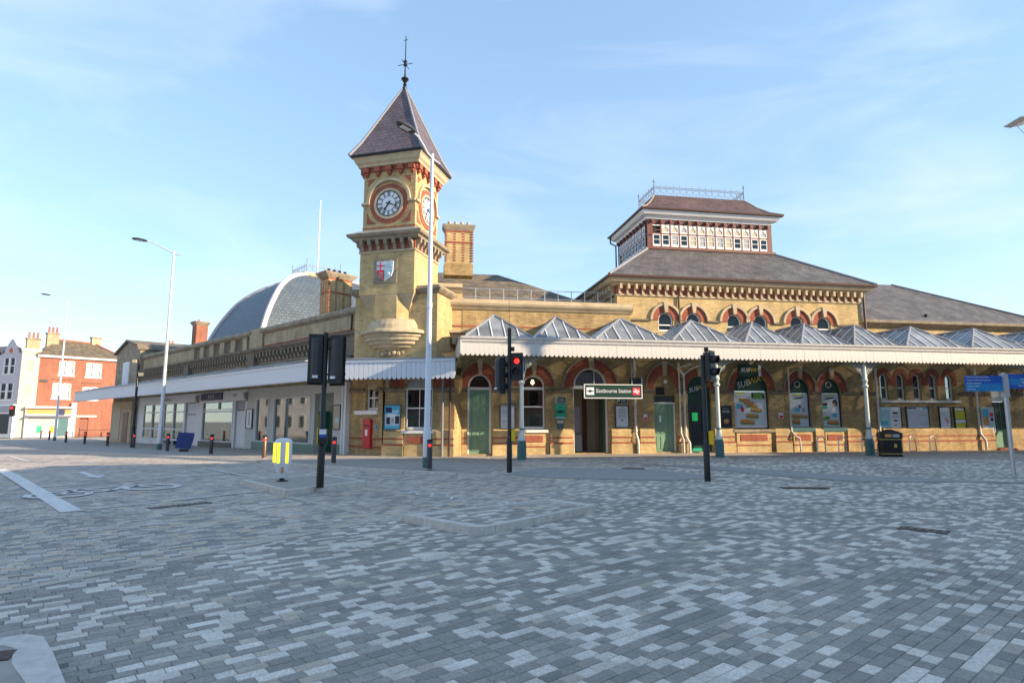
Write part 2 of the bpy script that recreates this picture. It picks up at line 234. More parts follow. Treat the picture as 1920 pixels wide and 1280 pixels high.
# ------------------------------------------------------------------ mesh helpers
class MB:
    def __init__(s): s.v = []; s.f = []
    def add(s, vs, fs):
        o = len(s.v); s.v += [tuple(map(float, p)) for p in vs]; s.f += [tuple(i + o for i in f) for f in fs]; return s
    def box(s, x0, x1, y0, y1, z0, z1):
        x0, x1 = sorted((x0, x1)); y0, y1 = sorted((y0, y1)); z0, z1 = sorted((z0, z1))
        return s.add([(x0, y0, z0), (x1, y0, z0), (x1, y1, z0), (x0, y1, z0), (x0, y0, z1), (x1, y0, z1), (x1, y1, z1), (x0, y1, z1)],
                     [(0, 3, 2, 1), (4, 5, 6, 7), (0, 1, 5, 4), (1, 2, 6, 5), (2, 3, 7, 6), (3, 0, 4, 7)])
    def quad(s, a, b, c, d): return s.add([a, b, c, d], [(0, 1, 2, 3)])
    def tri(s, a, b, c): return s.add([a, b, c], [(0, 1, 2)])
    def prism(s, pts, fn0, fn1):
        n = len(pts); v = [fn0(p) for p in pts] + [fn1(p) for p in pts]
        tess = tessellate_polygon([[Vector((p[0], p[1], 0)) for p in pts]])
        f = [tuple(t) for t in tess] + [tuple(i + n for i in reversed(t)) for t in tess] + [(i, (i + 1) % n, (i + 1) % n + n, i + n) for i in range(n)]
        return s.add(v, f)
    def ext_y(s, pts, y0, y1): return s.prism(pts, lambda p: (p[0], y0, p[1]), lambda p: (p[0], y1, p[1]))
    def ext_z(s, pts, z0, z1): return s.prism(pts, lambda p: (p[0], p[1], z0), lambda p: (p[0], p[1], z1))
    def ext_x(s, pts, x0, x1): return s.prism(pts, lambda p: (x0, p[0], p[1]), lambda p: (x1, p[0], p[1]))
    def cyl(s, p0, p1, r0, r1=None, n=12, caps=True):
        r1 = r0 if r1 is None else r1
        p0, p1 = Vector(p0), Vector(p1); d = (p1 - p0).normalized(); a = d.orthogonal().normalized(); b = d.cross(a)
        v = [p0 + (a * math.cos(2 * PI * i / n) + b * math.sin(2 * PI * i / n)) * r0 for i in range(n)] + [p1 + (a * math.cos(2 * PI * i / n) + b * math.sin(2 * PI * i / n)) * r1 for i in range(n)]
        f = [(i, (i + 1) % n, (i + 1) % n + n, i + n) for i in range(n)]
        if caps: f += [tuple(range(n - 1, -1, -1)), tuple(range(n, 2 * n))]
        return s.add(v, f)
    def tube(s, path, r, n=8):
        P = [Vector(p) for p in path]; rr = r if isinstance(r, (list, tuple)) else [r] * len(P)
        prev = None; vs = []
        for i, p in enumerate(P):
            t = ((P[min(i + 1, len(P) - 1)] - p).normalized() + (p - P[max(i - 1, 0)]).normalized()).normalized()
            if prev is None: a = t.orthogonal().normalized()
            else: a = (prev - t * prev.dot(t)).normalized()
            prev = a; b = t.cross(a)
            vs += [p + (a * math.cos(2 * PI * k / n) + b * math.sin(2 * PI * k / n)) * rr[i] for k in range(n)]
        f = [(i * n + k, i * n + (k + 1) % n, (i + 1) * n + (k + 1) % n, (i + 1) * n + k) for i in range(len(P) - 1) for k in range(n)]
        f += [tuple(range(n - 1, -1, -1)), tuple(range((len(P) - 1) * n, len(P) * n))]
        return s.add(vs, f)
    def lathe(s, prof, cx=0, cy=0, n=16, rot=0.0, a0=0, a1=2 * PI):
        full = abs(a1 - a0 - 2 * PI) < 1e-6; k = n if full else n + 1
        vs = [(cx + r * math.cos(rot + a0 + (a1 - a0) * i / n), cy + r * math.sin(rot + a0 + (a1 - a0) * i / n), z) for r, z in prof for i in range(k)]
        f = [(j * k + i, j * k + (i + 1) % k, (j + 1) * k + (i + 1) % k, (j + 1) * k + i) for j in range(len(prof) - 1) for i in range(n)]
        if full:
            if prof[0][0] > 1e-4: f.append(tuple(range(k - 1, -1, -1)))
            if prof[-1][0] > 1e-4: f.append(tuple((len(prof) - 1) * k + i for i in range(k)))
        return s.add(vs, f)
    def sq(s, prof, cx=0, cy=0): return s.lathe([(h * math.sqrt(2), z) for h, z in prof], cx, cy, 4, PI / 4)
    def arch(s, cx, zs, hi, ri, ho, ro, y0, y1, n=18, a0=0.0, a1=PI):
        """elliptical arch ring, extruded from y0 to y1"""
        A = [a0 + (a1 - a0) * i / n for i in range(n + 1)]
        vs = []
        for a in A:
            c, q = math.cos(a), math.sin(a)
            vs += [(cx + hi * c, y0, zs + ri * q), (cx + ho * c, y0, zs + ro * q), (cx + ho * c, y1, zs + ro * q), (cx + hi * c, y1, zs + ri * q)]
        f = []
        for i in range(n):
            for k in range(4): f.append((i * 4 + k, i * 4 + (k + 1) % 4, (i + 1) * 4 + (k + 1) % 4, (i + 1) * 4 + k))
        f += [(0, 1, 2, 3), (n * 4 + 3, n * 4 + 2, n * 4 + 1, n * 4)]
        return s.add(vs, f)
    def holed(s, outer, holes, y, depth):
        """front face in the xz plane at y with holes and reveals running inward by depth"""
        polys = [outer] + holes; flat = [p for q in polys for p in q]
        tess = tessellate_polygon([[Vector((p[0], p[1], 0)) for p in q] for q in polys])
        s.add([(p[0], y, p[1]) for p in flat], [tuple(t) for t in tess])
        for h in holes:
            n = len(h); s.add([(p[0], y, p[1]) for p in h] + [(p[0], y + depth, p[1]) for p in h], [(i, (i + 1) % n, (i + 1) % n + n, i + n) for i in range(n)])
        return s
    def build(s, name, m, parent=None, smooth=False, kind=None, label=None):
        me = bpy.data.meshes.new(name); me.from_pydata(s.v, [], s.f); me.update()
        bm = bmesh.new(); bm.from_mesh(me); bmesh.ops.recalc_face_normals(bm, faces=bm.faces); bm.to_mesh(me); bm.free()
        me.materials.append(M[m] if isinstance(m, str) else m)
        if smooth:
            for p in me.polygons: p.use_smooth = True
            try: me.set_sharp_from_angle(angle=R(38))
            except Exception: pass
        o = bpy.data.objects.new(name, me); COL.objects.link(o)
        if parent is not None: o.parent = parent
        if kind: o['kind'] = kind
        if label: o['label'] = label
        return o
def bx(*a): return MB().box(*a)
def thing(name, label, cat, mtx=None, group=None):
    o = bpy.data.objects.new(name, None); COL.objects.link(o); o.empty_display_size = 0.2
    if mtx is not None: o.matrix_world = mtx
    o['label'] = label; o['category'] = cat
    if group: o['group'] = group
    return o
def tag(o, label, cat, group=None):
    o['label'] = label; o['category'] = cat
    if group: o['group'] = group
    return o
def structure(o): o['kind'] = 'structure'; return o
def copy_tree(o, parent=None):
    c = o.copy(); COL.objects.link(c); c.parent = parent
    for ch in list(o.children): copy_tree(ch, c)
    return c
def inst(src, name, parent, loc, rz=0.0, scale=None):
    """a further piece sharing the mesh of src"""
    o = bpy.data.objects.new(name, src.data); COL.objects.link(o); o.parent = parent; o.location = loc; o.rotation_euler = (0, 0, rz)
    if scale: o.scale = scale
    return o
def frame(O, az, z=0.0):
    d = (math.sin(R(az)), math.cos(R(az)))
    return Matrix(((d[0], -d[1], 0, O[0]), (d[1], d[0], 0, O[1]), (0, 0, 1, z), (0, 0, 0, 1)))
FM = frame((-1.8, 27.29), 80.5)          # station front: x along, y into the building
LM = frame((-5.716, 26.287), 132.8)      # shop wing, x runs back towards the tower (so it is negative along the wing)
CM = frame((-5.53, 26.2), 98.0)          # short angled wall under the tower
TM = frame((-5.16, 26.9), 105.3)         # clock tower
def at(x, y, z=0.0, az=90.0): return frame((x, y), az, z)
def arch_pts(cx, hw, z0, zs, rise, n=14):
    p = [(cx - hw, z0), (cx + hw, z0)]
    if rise <= 0: return p + [(cx + hw, zs), (cx - hw, zs)]
    return p + [(cx + hw * math.cos(PI * i / n), zs + rise * math.sin(PI * i / n)) for i in range(n + 1)]
def text(name, s, size, parent, loc, m, rot=(PI / 2, 0, 0), align='CENTER', ext=0.004, shear=0.0, width=None):
    cu = bpy.data.curves.new('lettering', 'FONT'); cu.body = s; cu.size = size; cu.extrude = ext; cu.align_x = align; cu.align_y = 'CENTER'; cu.shear = shear; cu.resolution_u = 3
    o = bpy.data.objects.new('lettering', cu); COL.objects.link(o); dg = bpy.context.evaluated_depsgraph_get(); dg.update()
    me = bpy.data.meshes.new_from_object(o.evaluated_get(dg)); bpy.data.objects.remove(o); bpy.data.curves.remove(cu)
    me.materials.clear(); me.materials.append(M[m]); t = bpy.data.objects.new(name, me); COL.objects.link(t); t.parent = parent; t.location = loc; t.rotation_euler = rot
    if width:
        xs = [v.co.x for v in me.vertices]; w = max(xs) - min(xs)
        if w > 0: t.scale = (width / w, 1, 1)
    return t
# ------------------------------------------------------------------ ground
LD = (-0.7337, 0.6794)
def smooth01(t): t = min(max(t, 0.0), 1.0); return t * t * (3 - 2 * t)
def gz(x, y):
    s = (x + 8.0) * LD[0] + (y - 24.0) * LD[1]
    z = -0.0083 * min(max(0.0, s), 90.0)
    v = (x + 1.8) * 0.165 - (y - 27.29) * 0.9863           # metres in front of the station
    z += 0.085 * smooth01((11.0 - v) / 3.0) * smooth01((x + 2.2) / 3.0)
    return z
def coords():
    a = [-900, -500, -300, -200, -140, -100, -80]; a += list(np.arange(-64, 64.1, 1.0)); a += [80, 100, 140, 200, 300, 500, 900]; return a
xs = coords(); ys = coords()
g = MB(); nx = len(xs)
g.v = [(x, y, gz(x, y)) for y in ys for x in xs]
g.f = [(j * nx + i, j * nx + i + 1, (j + 1) * nx + i + 1, (j + 1) * nx + i) for j in range(len(ys) - 1) for i in range(nx - 1)]
road = structure(g.build('road', 'road'))
def sheet(name, pts, m, dz=0.004, div=None, parent=None, kind='structure'):
    """flat sheet following the ground: polygon given in plan"""
    bm = bmesh.new(); bm.faces.new([bm.verts.new((p[0], p[1], 0)) for p in pts])
    for ax in (0, 1):
        lo, hi = min(p[ax] for p in pts), max(p[ax] for p in pts)
        for c in np.arange(math.ceil(lo), hi, 1.0):
            nrm = (1, 0, 0) if ax == 0 else (0, 1, 0); bmesh.ops.bisect_plane(bm, geom=bm.verts[:] + bm.edges[:] + bm.faces[:], plane_co=(c, c, 0), plane_no=nrm)
    bm.verts.index_update(); b = MB(); b.v = [(v.co.x, v.co.y, gz(v.co.x, v.co.y) + dz) for v in bm.verts]; b.f = [tuple(v.index for v in f.verts) for f in bm.faces]; bm.free()
    o = b.build(name, m, parent)
    if kind and parent is None: o['kind'] = kind
    return o
# near setts as real stones ------------------------------------------------
AZR = R(50); rd = np.array([math.sin(AZR), math.cos(AZR)]); rn = np.array([-rd[1], rd[0]])
ISL2 = [(-1.72, 9.85), (-0.75, 8.88), (-0.60, 8.76), (-0.42, 8.72), (-0.24, 8.86), (1.50, 10.95), (0.75, 11.75)]
ISL1 = [(-6.94, 15.6), (-4.89, 13.21), (-3.62, 15.25), (-5.3, 17.1)]
ISL0 = [(-3.62, 4.50), (-3.52, 4.57), (-3.36, 4.52), (-3.06, 4.22), (-2.60, 3.72), (-1.6, 2.3), (-4.6, 1.6), (-5.4, 4.1)]
def inside(p, poly):
    c = False; n = len(poly); x, y = p
    for i in range(n):
        x0, y0 = poly[i]; x1, y1 = poly[i - 1]
        if (y0 > y) != (y1 > y) and x < (x1 - x0) * (y - y0) / (y1 - y0) + x0: c = not c
    return c
def zoneB(x, y):
    return ((y - 5.9) * 0.54 - (x + 4.83) * 0.8415 > 0) or (y > 10.4 and x < 1.2)
setts = []
lens = [0.13, 0.16, 0.16, 0.2, 0.2, 0.24]
for j in range(-60, 215):
    c = j * 0.105; u = -14 + random.random() * 0.3; prev = 0
    while u < 22:
        Ln = random.choice(lens); m_ = rd * (u + Ln / 2) + rn * c; x, y = m_; u += Ln + 0.0
        if not (2.3 < y < 12.3 and abs(x) < 0.93 * y + 1.4): continue
        if inside((x, y), ISL2) or inside((x, y), ISL0): continue
        zb = zoneB(x, y)
        k = 0.5 + 0.5 * math.sin(x * 1.9 + 1.3 * math.sin(y * 1.1)) * math.sin(y * 1.7 + 0.9 * math.sin(x * 1.4))
        if zb:
            st = B_STOPS[int(random.random() * 5)][1]; light = 0
        else:
            pl = 0.29 + 0.16 * k
            light = random.random() < pl * (0.75 if prev else 1.0)
            st = random.choice([A_STOPS[3][1], A_STOPS[4][1], A_STOPS[4][1]]) if light else random.choice([A_STOPS[0][1], A_STOPS[1][1], A_STOPS[2][1]])
            if random.random() < 0.04: st = (0.50, 0.42, 0.34)
            prev = 1 if light else 0
        f = random.uniform(0.9, 1.1)
        setts.append((x, y, Ln, tuple(q * f for q in st)))
sheet('mortar_bed', [(-3.3, 2.25), (3.3, 2.25), (12.7, 12.3), (-12.7, 12.3)], 'mortar', 0.003)
def sett_geo(x, y, Ln):
    hl, hw = Ln / 2 - 0.0022, 0.0525 - 0.0022; t = 0.004; zt = 0.0085 + random.uniform(-0.0015, 0.0015); tx = random.uniform(-.0012, .0012); P = []
    for (a, b_, z) in ((-hl, -hw, 0.003), (hl, -hw, 0.003), (hl, hw, 0.003), (-hl, hw, 0.003), (-hl + t, -hw + t, zt - tx), (hl - t, -hw + t, zt + tx), (hl - t, hw - t, zt + tx), (-hl + t, hw - t, zt - tx)):
        q = rd * a + rn * b_; P.append((x + q[0], y + q[1], z))
    return P, [(4, 5, 6, 7), (0, 1, 5, 4), (1, 2, 6, 5), (2, 3, 7, 6), (3, 0, 4, 7)]
setts.sort(key=lambda s: math.hypot(s[0], s[1]) + 0.15 * abs(s[0]) + (100 if abs(s[0]) > 0.87 * s[1] or s[1] < 3.05 else 0))
def sett_object(name, lst, parent):
    V, Fc, T = [], [], []
    for (x, y, Ln, tone) in lst:
        P, q = sett_geo(x, y, Ln); o = len(V); V += P; Fc += [tuple(i + o for i in f) for f in q]; T += [tone] * 8
    me = bpy.data.meshes.new(name); me.from_pydata(V, [], Fc); me.update()
    at_ = me.color_attributes.new('tone', 'FLOAT_COLOR', 'POINT')
    at_.data.foreach_set('color', np.array([(*t, 1.0) for t in T], dtype=np.float32).ravel()); me.materials.append(M['sett'])
    o = bpy.data.objects.new(name, me); COL.objects.link(o); o.parent = parent; return o
for s_ in setts[:300]: sett_object('paving_sett', [s_], road)
sett_object('paving_setts', setts[300:], road)['kind'] = 'stuff'
# the tan flush kerb lines and road markings
def strip(name, a, b, w, m='marking', dz=0.018, n=10):
    a, b = Vector((*a, 0)), Vector((*b, 0)); d = (b - a).normalized(); q = Vector((-d.y, d.x, 0)) * (w / 2); mb = MB()
    P = []
    for i in range(n + 1):
        c = a.lerp(b, i / n)
        for sgn in (1, -1):
            p = c + q * sgn; P.append((p.x, p.y, gz(p.x, p.y) + dz))
    mb.add(P, [(2 * i, 2 * i + 1, 2 * i + 3, 2 * i + 2) for i in range(n)]); return structure(mb.build(name, m))
M['flush'] = mat('tan_flush_kerb', (0.47, 0.41, 0.34), 0.85, var=0.2, scale=7)
strip('flush_kerb', (-5.6, 4.7), (-1.75, 10.7), 0.13, 'flush', 0.0125)
strip('flush_kerb', (-4.85, 13.1), (-1.78, 9.95), 0.16, 'flush', 0.0118)
strip('road_marking', (-17.6, 20.9), (-7.85, 10.95), 0.32)
strip('road_marking', (-7.7, 11.25), (-5.75, 14.15), 0.10)
strip('road_marking', (-11.6, 14.9), (-8.3, 19.3), 0.09)
strip('road_marking', (-10.7, 21.0), (-7.6, 17.6), 0.09)
strip('road_marking', (-24.5, 29.6), (-20.2, 25.4), 0.12)
strip('road_marking', (-5.2, 16.9), (-2.3, 18.3), 0.09)
strip('road_marking', (-3.0, 12.5), (1.2, 11.9), 0.03, dz=0.0165)
# arrow and bicycle painted on the road
ar = MB(); ad = Vector((0.70, -0.71)); an = Vector((0.71, 0.70)); ac = Vector((-12.6, 18.2))
for pl in ([(-1.6, -.09), (0.4, -.09), (0.4, .09), (-1.6, .09)], [(0.4, -.32), (1.3, 0), (0.4, .32)]):
    ar.add([(ac.x + ad.x * p[0] + an.x * p[1], ac.y + ad.y * p[0] + an.y * p[1], 0.012 + gz(ac.x, ac.y)) for p in pl], [tuple(range(len(pl)))])
structure(ar.build('road_marking', 'marking'))
bk = MB(); bc = Vector((-9.35, 14.15)); bd = Vector((0.60, 0.80)); bn = Vector((-0.80, 0.60))
def bp(a, b_): return (bc.x + bd.x * a + bn.x * b_, bc.y + bd.y * a + bn.y * b_, 0.02)
for cxx in (-0.95, 0.95):
    n = 20; P = []
    for i in range(n):
        a = 2 * PI * i / n; P += [bp(cxx + 0.62 * math.cos(a), 0.62 * math.sin(a) * 1.1), bp(cxx + 0.47 * math.cos(a), 0.47 * math.sin(a) * 1.1)]
    bk.add(P, [(2 * i, 2 * i + 1, (2 * i + 3) % (2 * n), (2 * i + 2) % (2 * n)) for i in range(n)])
for (a, b_) in (((-.95, 0), (-.3, .85)), ((-.3, .85), (.75, .85)), ((.95, 0), (.7, 1.15)), ((-.95, 0), (.1, 0)), ((.1, 0), (-.35, 1.0)), ((.1, 0), (.75, .85)), ((.45, 1.15), (.95, 1.15)), ((-.55, 1.0), (-.15, 1.0))):
    a, b_ = Vector(a), Vector(b_); d = (b_ - a).normalized(); q = Vector((-d.y, d.x)) * 0.06
    bk.add([bp(*(a + q)), bp(*(b_ + q)), bp(*(b_ - q)), bp(*(a - q))], [(0, 1, 2, 3)])
structure(bk.build('road_marking', 'marking'))
for s_, px, py in (('LOOK', -1.72, 13.30), ('LEFT', 0.0, 11.9)):
    t = text('road_lettering', s_, 0.62, None, (px, py, 0.0155), 'marking', (0, 0, R(-44)), ext=0.0005); t['kind'] = 'structure'
for nm, px, py, az, l, w in (('drain_cover', 6.1, 9.15, 134, 0.62, 0.3), ('drain_cover', -6.35, 11.75, 40, 1.1, 0.24), ('drain_cover', 7.05, 14.75, 95, 1.1, 0.25), ('drain_cover', 3.9, 19.6, 95, 0.7, 0.35)):
    r_ = thing(nm, {6.1: 'rusty brown iron drain cover in the right foreground setts', -6.35: 'dark red-brown narrow drain cover beside the bicycle marking', 7.05: 'dark channel drain grate right of the signal without red light', 3.9: 'small dark drain cover on the apron before the station entrance'}[px], 'drain cover', at(px, py, gz(px, py) + 0.012, az))
    MB().box(-l / 2, l / 2, -w / 2, w / 2, -0.01, 0.006).build('cover', 'ironcover', r_)
    for i in range(int(l / 0.1)): MB().box(-l / 2 + 0.04 + i * 0.1, -l / 2 + 0.09 + i * 0.1, -w / 2 + 0.03, w / 2 - 0.03, 0.006, 0.010).build('bar', 'black', r_)
# smooth dark strips on the apron
sheet('tarmac_strip', [(-0.3, 18.0), (1.2, 19.9), (4.5, 19.5), (6.3, 17.6), (4.4, 16.6), (1.0, 17.2)], 'tarmac', 0.010)
sheet('tarmac_strip', [(4.4, 21.4), (5.6, 20.4), (9.2, 16.3), (13.8, 15.9), (9.5, 18.6), (6.6, 20.6)], 'tarmac', 0.011)
# islands with kerbs
def island(name, poly, h, top, kw=0.14):
    n = len(poly); cx = sum(p[0] for p in poly) / n; cy = sum(p[1] for p in poly) / n
    inn = []
    for x, y in poly:
        d = math.hypot(cx - x, cy - y); inn.append((x + (cx - x) / d * kw, y + (cy - y) / d * kw))
    o = structure(MB().ext_z(inn, 0.0, h - 0.006).build(name, top))
    for i in range(n):
        j = (i + 1) % n; a, b_, c, d = poly[i], poly[j], inn[j], inn[i]
        ln = math.hypot(b_[0] - a[0], b_[1] - a[1]); k = max(1, round(ln / 0.9))
        for q in range(k):
            t0, t1 = (q + 0.006 if k > 1 else q) / k, (q + 0.994) / k
            L_ = lambda u, v, t: (u[0] + (v[0] - u[0]) * t, u[1] + (v[1] - u[1]) * t)
            MB().ext_z([L_(a, b_, t0), L_(a, b_, t1), L_(d, c, t1), L_(d, c, t0)], 0.0, h).build('kerb_stone', 'kerb', o)
    return o
island('traffic_island', ISL2, 0.13, 'road', 0.2); island('traffic_island', ISL1, 0.13, 'slab', 0.2); i0 = island('traffic_island', ISL0, 0.09, 'slab', 0.22); MB().ext_z([(-3.50, 4.22), (-3.34, 4.27), (-3.26, 4.10), (-3.42, 4.05)], .08, .0925).build('rusty_cover', 'ironcover', i0)
# pavement along the shops and round the tower corner, with kerb stones and slabs
KL = [(-58.0, 60.2), (-31.4, 37.2), (-20.0, 30.6), (-10.47, 24.0), (-6.6, 20.95), (-3.27, 18.75), (-1.6, 18.1), (-0.55, 17.85)]
INN = [(-50.0, 70.0), (-36.0, 55.2), (-26.0, 45.1), (-15.3, 35.2), (-9.0, 29.35), (-5.7, 26.3), (-2.4, 26.6), (-1.2, 27.4)]
pv = MB(); H_ = lambda x, y: gz(x, y) + 0.10 * smooth01((-0.2 - x) / 2.5)
for a, b_ in zip(KL, INN):
    pv.v += [(a[0], a[1], H_(*a)), (b_[0], b_[1], H_(*b_) + 0.01)]
pv.f = [(2 * i, 2 * i + 1, 2 * i + 3, 2 * i + 2) for i in range(len(KL) - 1)]
pavement = structure(pv.build('pavement', 'slab'))
for i in range(len(KL) - 1):
    a, b_ = Vector(KL[i]), Vector(KL[i + 1]); L_ = (b_ - a).length; d = (b_ - a) / L_; q = Vector((d.y, -d.x)) * 0.13
    if q.y > 0: q = -q
    k = max(1, round(L_ / 0.92)) if i >= 2 else max(1, round(L_ / 3.0))
    for j in range(k):
        p0 = a + d * (L_ * j / k + 0.004); p1 = a + d * (L_ * (j + 1) / k - 0.004)
        mb = MB(); vs = []
        for p in (p0, p1, p1 + q, p0 + q): vs.append((p.x, p.y, gz(p.x, p.y) - 0.02))
        for p in (p0, p1, p1 + q, p0 + q): vs.append((p.x, p.y, H_(p.x, p.y) + 0.006))
        mb.add(vs, [(0, 1, 2, 3), (4, 5, 6, 7), (0, 1, 5, 4), (1, 2, 6, 5), (2, 3, 7, 6), (3, 0, 4, 7)]); mb.build('kerb_stone', 'kerb', pavement)
# slabs on the corner pavement
cslab = []
for i in range(-22, 14):
    for j in range(0, 14):
        x, y = -5.0 + (i + 0.5 * (j % 2)) * 0.62 * 0.99 + j * 0.085, 19.0 + j * 0.62 - i * 0.087
        if inside((x, y), [(-13.2, 26.2), (-6.6, 21.25), (-3.1, 19.1), (-0.9, 18.3), (0.5, 23.0), (-1.6, 26.0), (-5.6, 25.7), (-9.0, 28.6)]):
            mb = MB(); hx, hy = 0.304, 0.304; vs = []
            for z in (-0.03, 0.009 + random.uniform(-.002, .002)):
                for (a, b_) in ((-hx, -hy), (hx, -hy), (hx, hy), (-hx, hy)):
                    p = (x + a * 0.99 + b_ * 0.139, y - a * 0.139 + b_ * 0.99); vs.append((p[0], p[1], H_(*p) + 0.004 + z))
            mb.add(vs, [(4, 5, 6, 7), (0, 1, 5, 4), (1, 2, 6, 5), (2, 3, 7, 6), (3, 0, 4, 7)]); mb.build('paving_slab', 'slab', pavement)
# brown-grey strip of pavement before the station front
fp = MB()
fa = [(-1.2, 0.02, 3.0), (3, 0.02, 2.7), (8, 0.02, 2.6), (13, 0.02, 3.6), (17, 0.02, 5.2), (22, 0.02, 7.5), (30, 0.02, 10.0), (60, 0.02, 11.0)]
for u, v0, v1 in fa:
    for v in (v0, v1):
        p = FM @ Vector((u, -v, 0)); fp.v.append((p.x, p.y, gz(p.x, p.y) + 0.004))
fp.f = [(2 * i, 2 * i + 1, 2 * i + 3, 2 * i + 2) for i in range(len(fa) - 1)]
structure(fp.build('station_pavement', 'slab'))
# ------------------------------------------------------------------ openings
def sash(root, name, cx, hw, z0, zs, rise, y, meet=None, blind=0.0, bars=0, m='white', back=True, transom=None, fr=0.07):
    """arched or square window: frame (part) with panes, blind and dark room behind"""
    f = MB(); ho, ro = hw, rise
    if rise > 0: f.arch(cx, zs, hw - fr, max(rise - fr, 0.02), hw, rise, y, y + 0.09)
    else: f.box(cx - hw + fr, cx + hw - fr, y, y + 0.09, zs - fr, zs)
    f.box(cx - hw, cx - hw + fr, y, y + 0.09, z0, zs); f.box(cx + hw - fr, cx + hw, y, y + 0.09, z0, zs)
    f.box(cx - hw + fr, cx + hw - fr, y - 0.01, y + 0.09, z0, z0 + fr * 1.7)
    if meet: f.box(cx - hw + fr, cx + hw - fr, y - 0.012, y + 0.085, meet - 0.03, meet + 0.03)
    if transom: f.box(cx - hw + fr, cx + hw - fr, y - 0.015, y + 0.085, transom - 0.06, transom + 0.06)
    for i in range(bars):
        xx = cx - hw + fr + (2 * hw - 2 * fr) * (i + 1) / (bars + 1); f.box(xx - 0.015, xx + 0.015, y + 0.01, y + 0.07, z0 + fr * 1.7, zs + (rise * 0.7 if rise > 0 else -fr))
    w = f.build(name, m, root)
    lv = [z0] + ([meet] if meet else []) + ([transom] if transom else [])
    lv = sorted(lv)
    for i, a in enumerate(lv):
        b_ = lv[i + 1] if i + 1 < len(lv) else None
        if b_ is not None: bx(cx - hw + fr * 0.8, cx + hw - fr * 0.8, y + 0.045, y + 0.051, a + 0.02, b_ - 0.02).build('pane', 'glass', w)
        else:
            p = arch_pts(cx, hw - fr * 0.8, a + 0.02, zs, max(rise - fr * 0.8, 0)); MB().ext_y(p, y + 0.045, y + 0.051).build('pane', 'glass', w)
    if blind: bx(cx - hw + fr, cx + hw - fr, y + 0.11, y + 0.12, z0 + 0.03, z0 + blind).build('blind', 'blind', w)
    if back:
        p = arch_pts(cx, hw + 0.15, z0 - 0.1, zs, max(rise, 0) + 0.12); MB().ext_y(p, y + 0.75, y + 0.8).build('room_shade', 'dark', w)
    return w
def arch_trim(root, cx, zs, hi, ri, ho, ro, y=0.0, hood=0.10, key=True, m='red', km='stone', hm='stone_grey', proud=0.03):
    MB().arch(cx, zs, hi, ri, ho, ro, y - proud, y + 0.05, 22).build('brick_arch', m, root)
    if hood: MB().arch(cx, zs, ho + 0.005, ro + 0.005, ho + hood, ro + hood, y - 0.11, y + 0.04, 22).build('hood_mould', hm, root)
    if key:
        MB().ext_y([(cx - 0.07, zs + ri - 0.03), (cx + 0.07, zs + ri - 0.03), (cx + 0.13, zs + ro + hood + 0.05), (cx - 0.13, zs + ro + hood + 0.05)], y - 0.15, y + 0.03).build('keystone', km, root)
def downpipe(root, path, r=0.05, m='pipe', name='downpipe', collars=()):
    p = MB().tube(path, r, 10)
    for i, c in enumerate(collars): p.cyl((c[0], c[1], c[2] - 0.04), (c[0], c[1], c[2] + 0.04), r * 1.45, n=10)
    return p.build(name, m, root, smooth=True)
def panel_door(root, name, x0, x1, z0, z1, y, m, leaves=1, rows=((0.06, 0.36), (0.42, 0.66), (0.72, 0.94)), label=None):
    w = (x1 - x0) / leaves; d = MB().box(x0, x1, y, y + 0.06, z0, z1).build(name, m, root, label=label)
    for k in range(leaves):
        a = x0 + k * w
        for (t0, t1) in rows:
            for (s0, s1) in ((0.12, 0.47), (0.53, 0.88)) if leaves > 1 or w > 0.8 else ((0.15, 0.85),):
                b_ = MB(); p0, p1, q0, q1 = a + w * s0, a + w * s1, z0 + (z1 - z0) * t0, z0 + (z1 - z0) * t1
                b_.add([(p0, y - 0.001, q0), (p1, y - 0.001, q0), (p1, y - 0.001, q1), (p0, y - 0.001, q1), (p0 + .03, y - .022, q0 + .03), (p1 - .03, y - .022, q0 + .03), (p1 - .03, y - .022, q1 - .03), (p0 + .03, y - .022, q1 - .03)],
                       [(4, 5, 6, 7), (0, 1, 5, 4), (1, 2, 6, 5), (2, 3, 7, 6), (3, 0, 4, 7)]); b_.build('door_panel', m, d)
    MB().lathe([(0, -.02), (.035, -.01), (.04, .02), (.02, .05)], 0, 0, 8).build('door_knob', 'gold', d).location = (x1 - .12, y - .05, z0 + (z1 - z0) * .38)
    return d
# ------------------------------------------------------------------ station front range
SF = thing('station_front_range', 'long yellow brick station front with red arches behind the glazed canopy', 'station building', FM)
holes = [arch_pts(0.33, 0.55, 0.12, 3.11, 0.62), arch_pts(2.85, 0.55, 1.20, 3.22, 0.50), arch_pts(5.58, 0.84, 0.12, 3.18, 0.90), arch_pts(9.27, 0.55, 0.15, 3.15, 0.62),
         arch_pts(11.05, 0.61, 0.14, 3.06, 0.70), arch_pts(13.80, 0.93, 1.20, 3.06, 1.0), arch_pts(16.45, 0.56, 1.30, 3.05, 0.66), arch_pts(18.20, 0.56, 1.30, 3.05, 0.66)]
W5 = [21.26, 22.24, 23.2, 24.16, 25.13]
holes += [arch_pts(c, 0.24, 2.66, 3.80, 0.22) for c in W5]
holes += [arch_pts(28.15, 0.5, 0.2, 3.15, 0.5), arch_pts(30.2, 0.5, 0.2, 3.15, 0.5), arch_pts(33.5, 0.6, 1.2, 3.1, 0.5), arch_pts(36.5, 0.6, 1.2, 3.1, 0.5)]
MB().holed([(-0.5, -0.1), (45, -0.1), (45, 5.3), (7.65, 5.3), (7.65, 6.62), (-0.5, 6.62)], holes, 0.0, 0.32).build('wall', 'brick', SF)
MB().box(-2.0, -0.505, 0.02, 0.5, 4.0, 7.55).box(-0.5, 7.6, 0.002, 0.45, 6.625, 6.72).build('wall', 'brick_clean', SF)
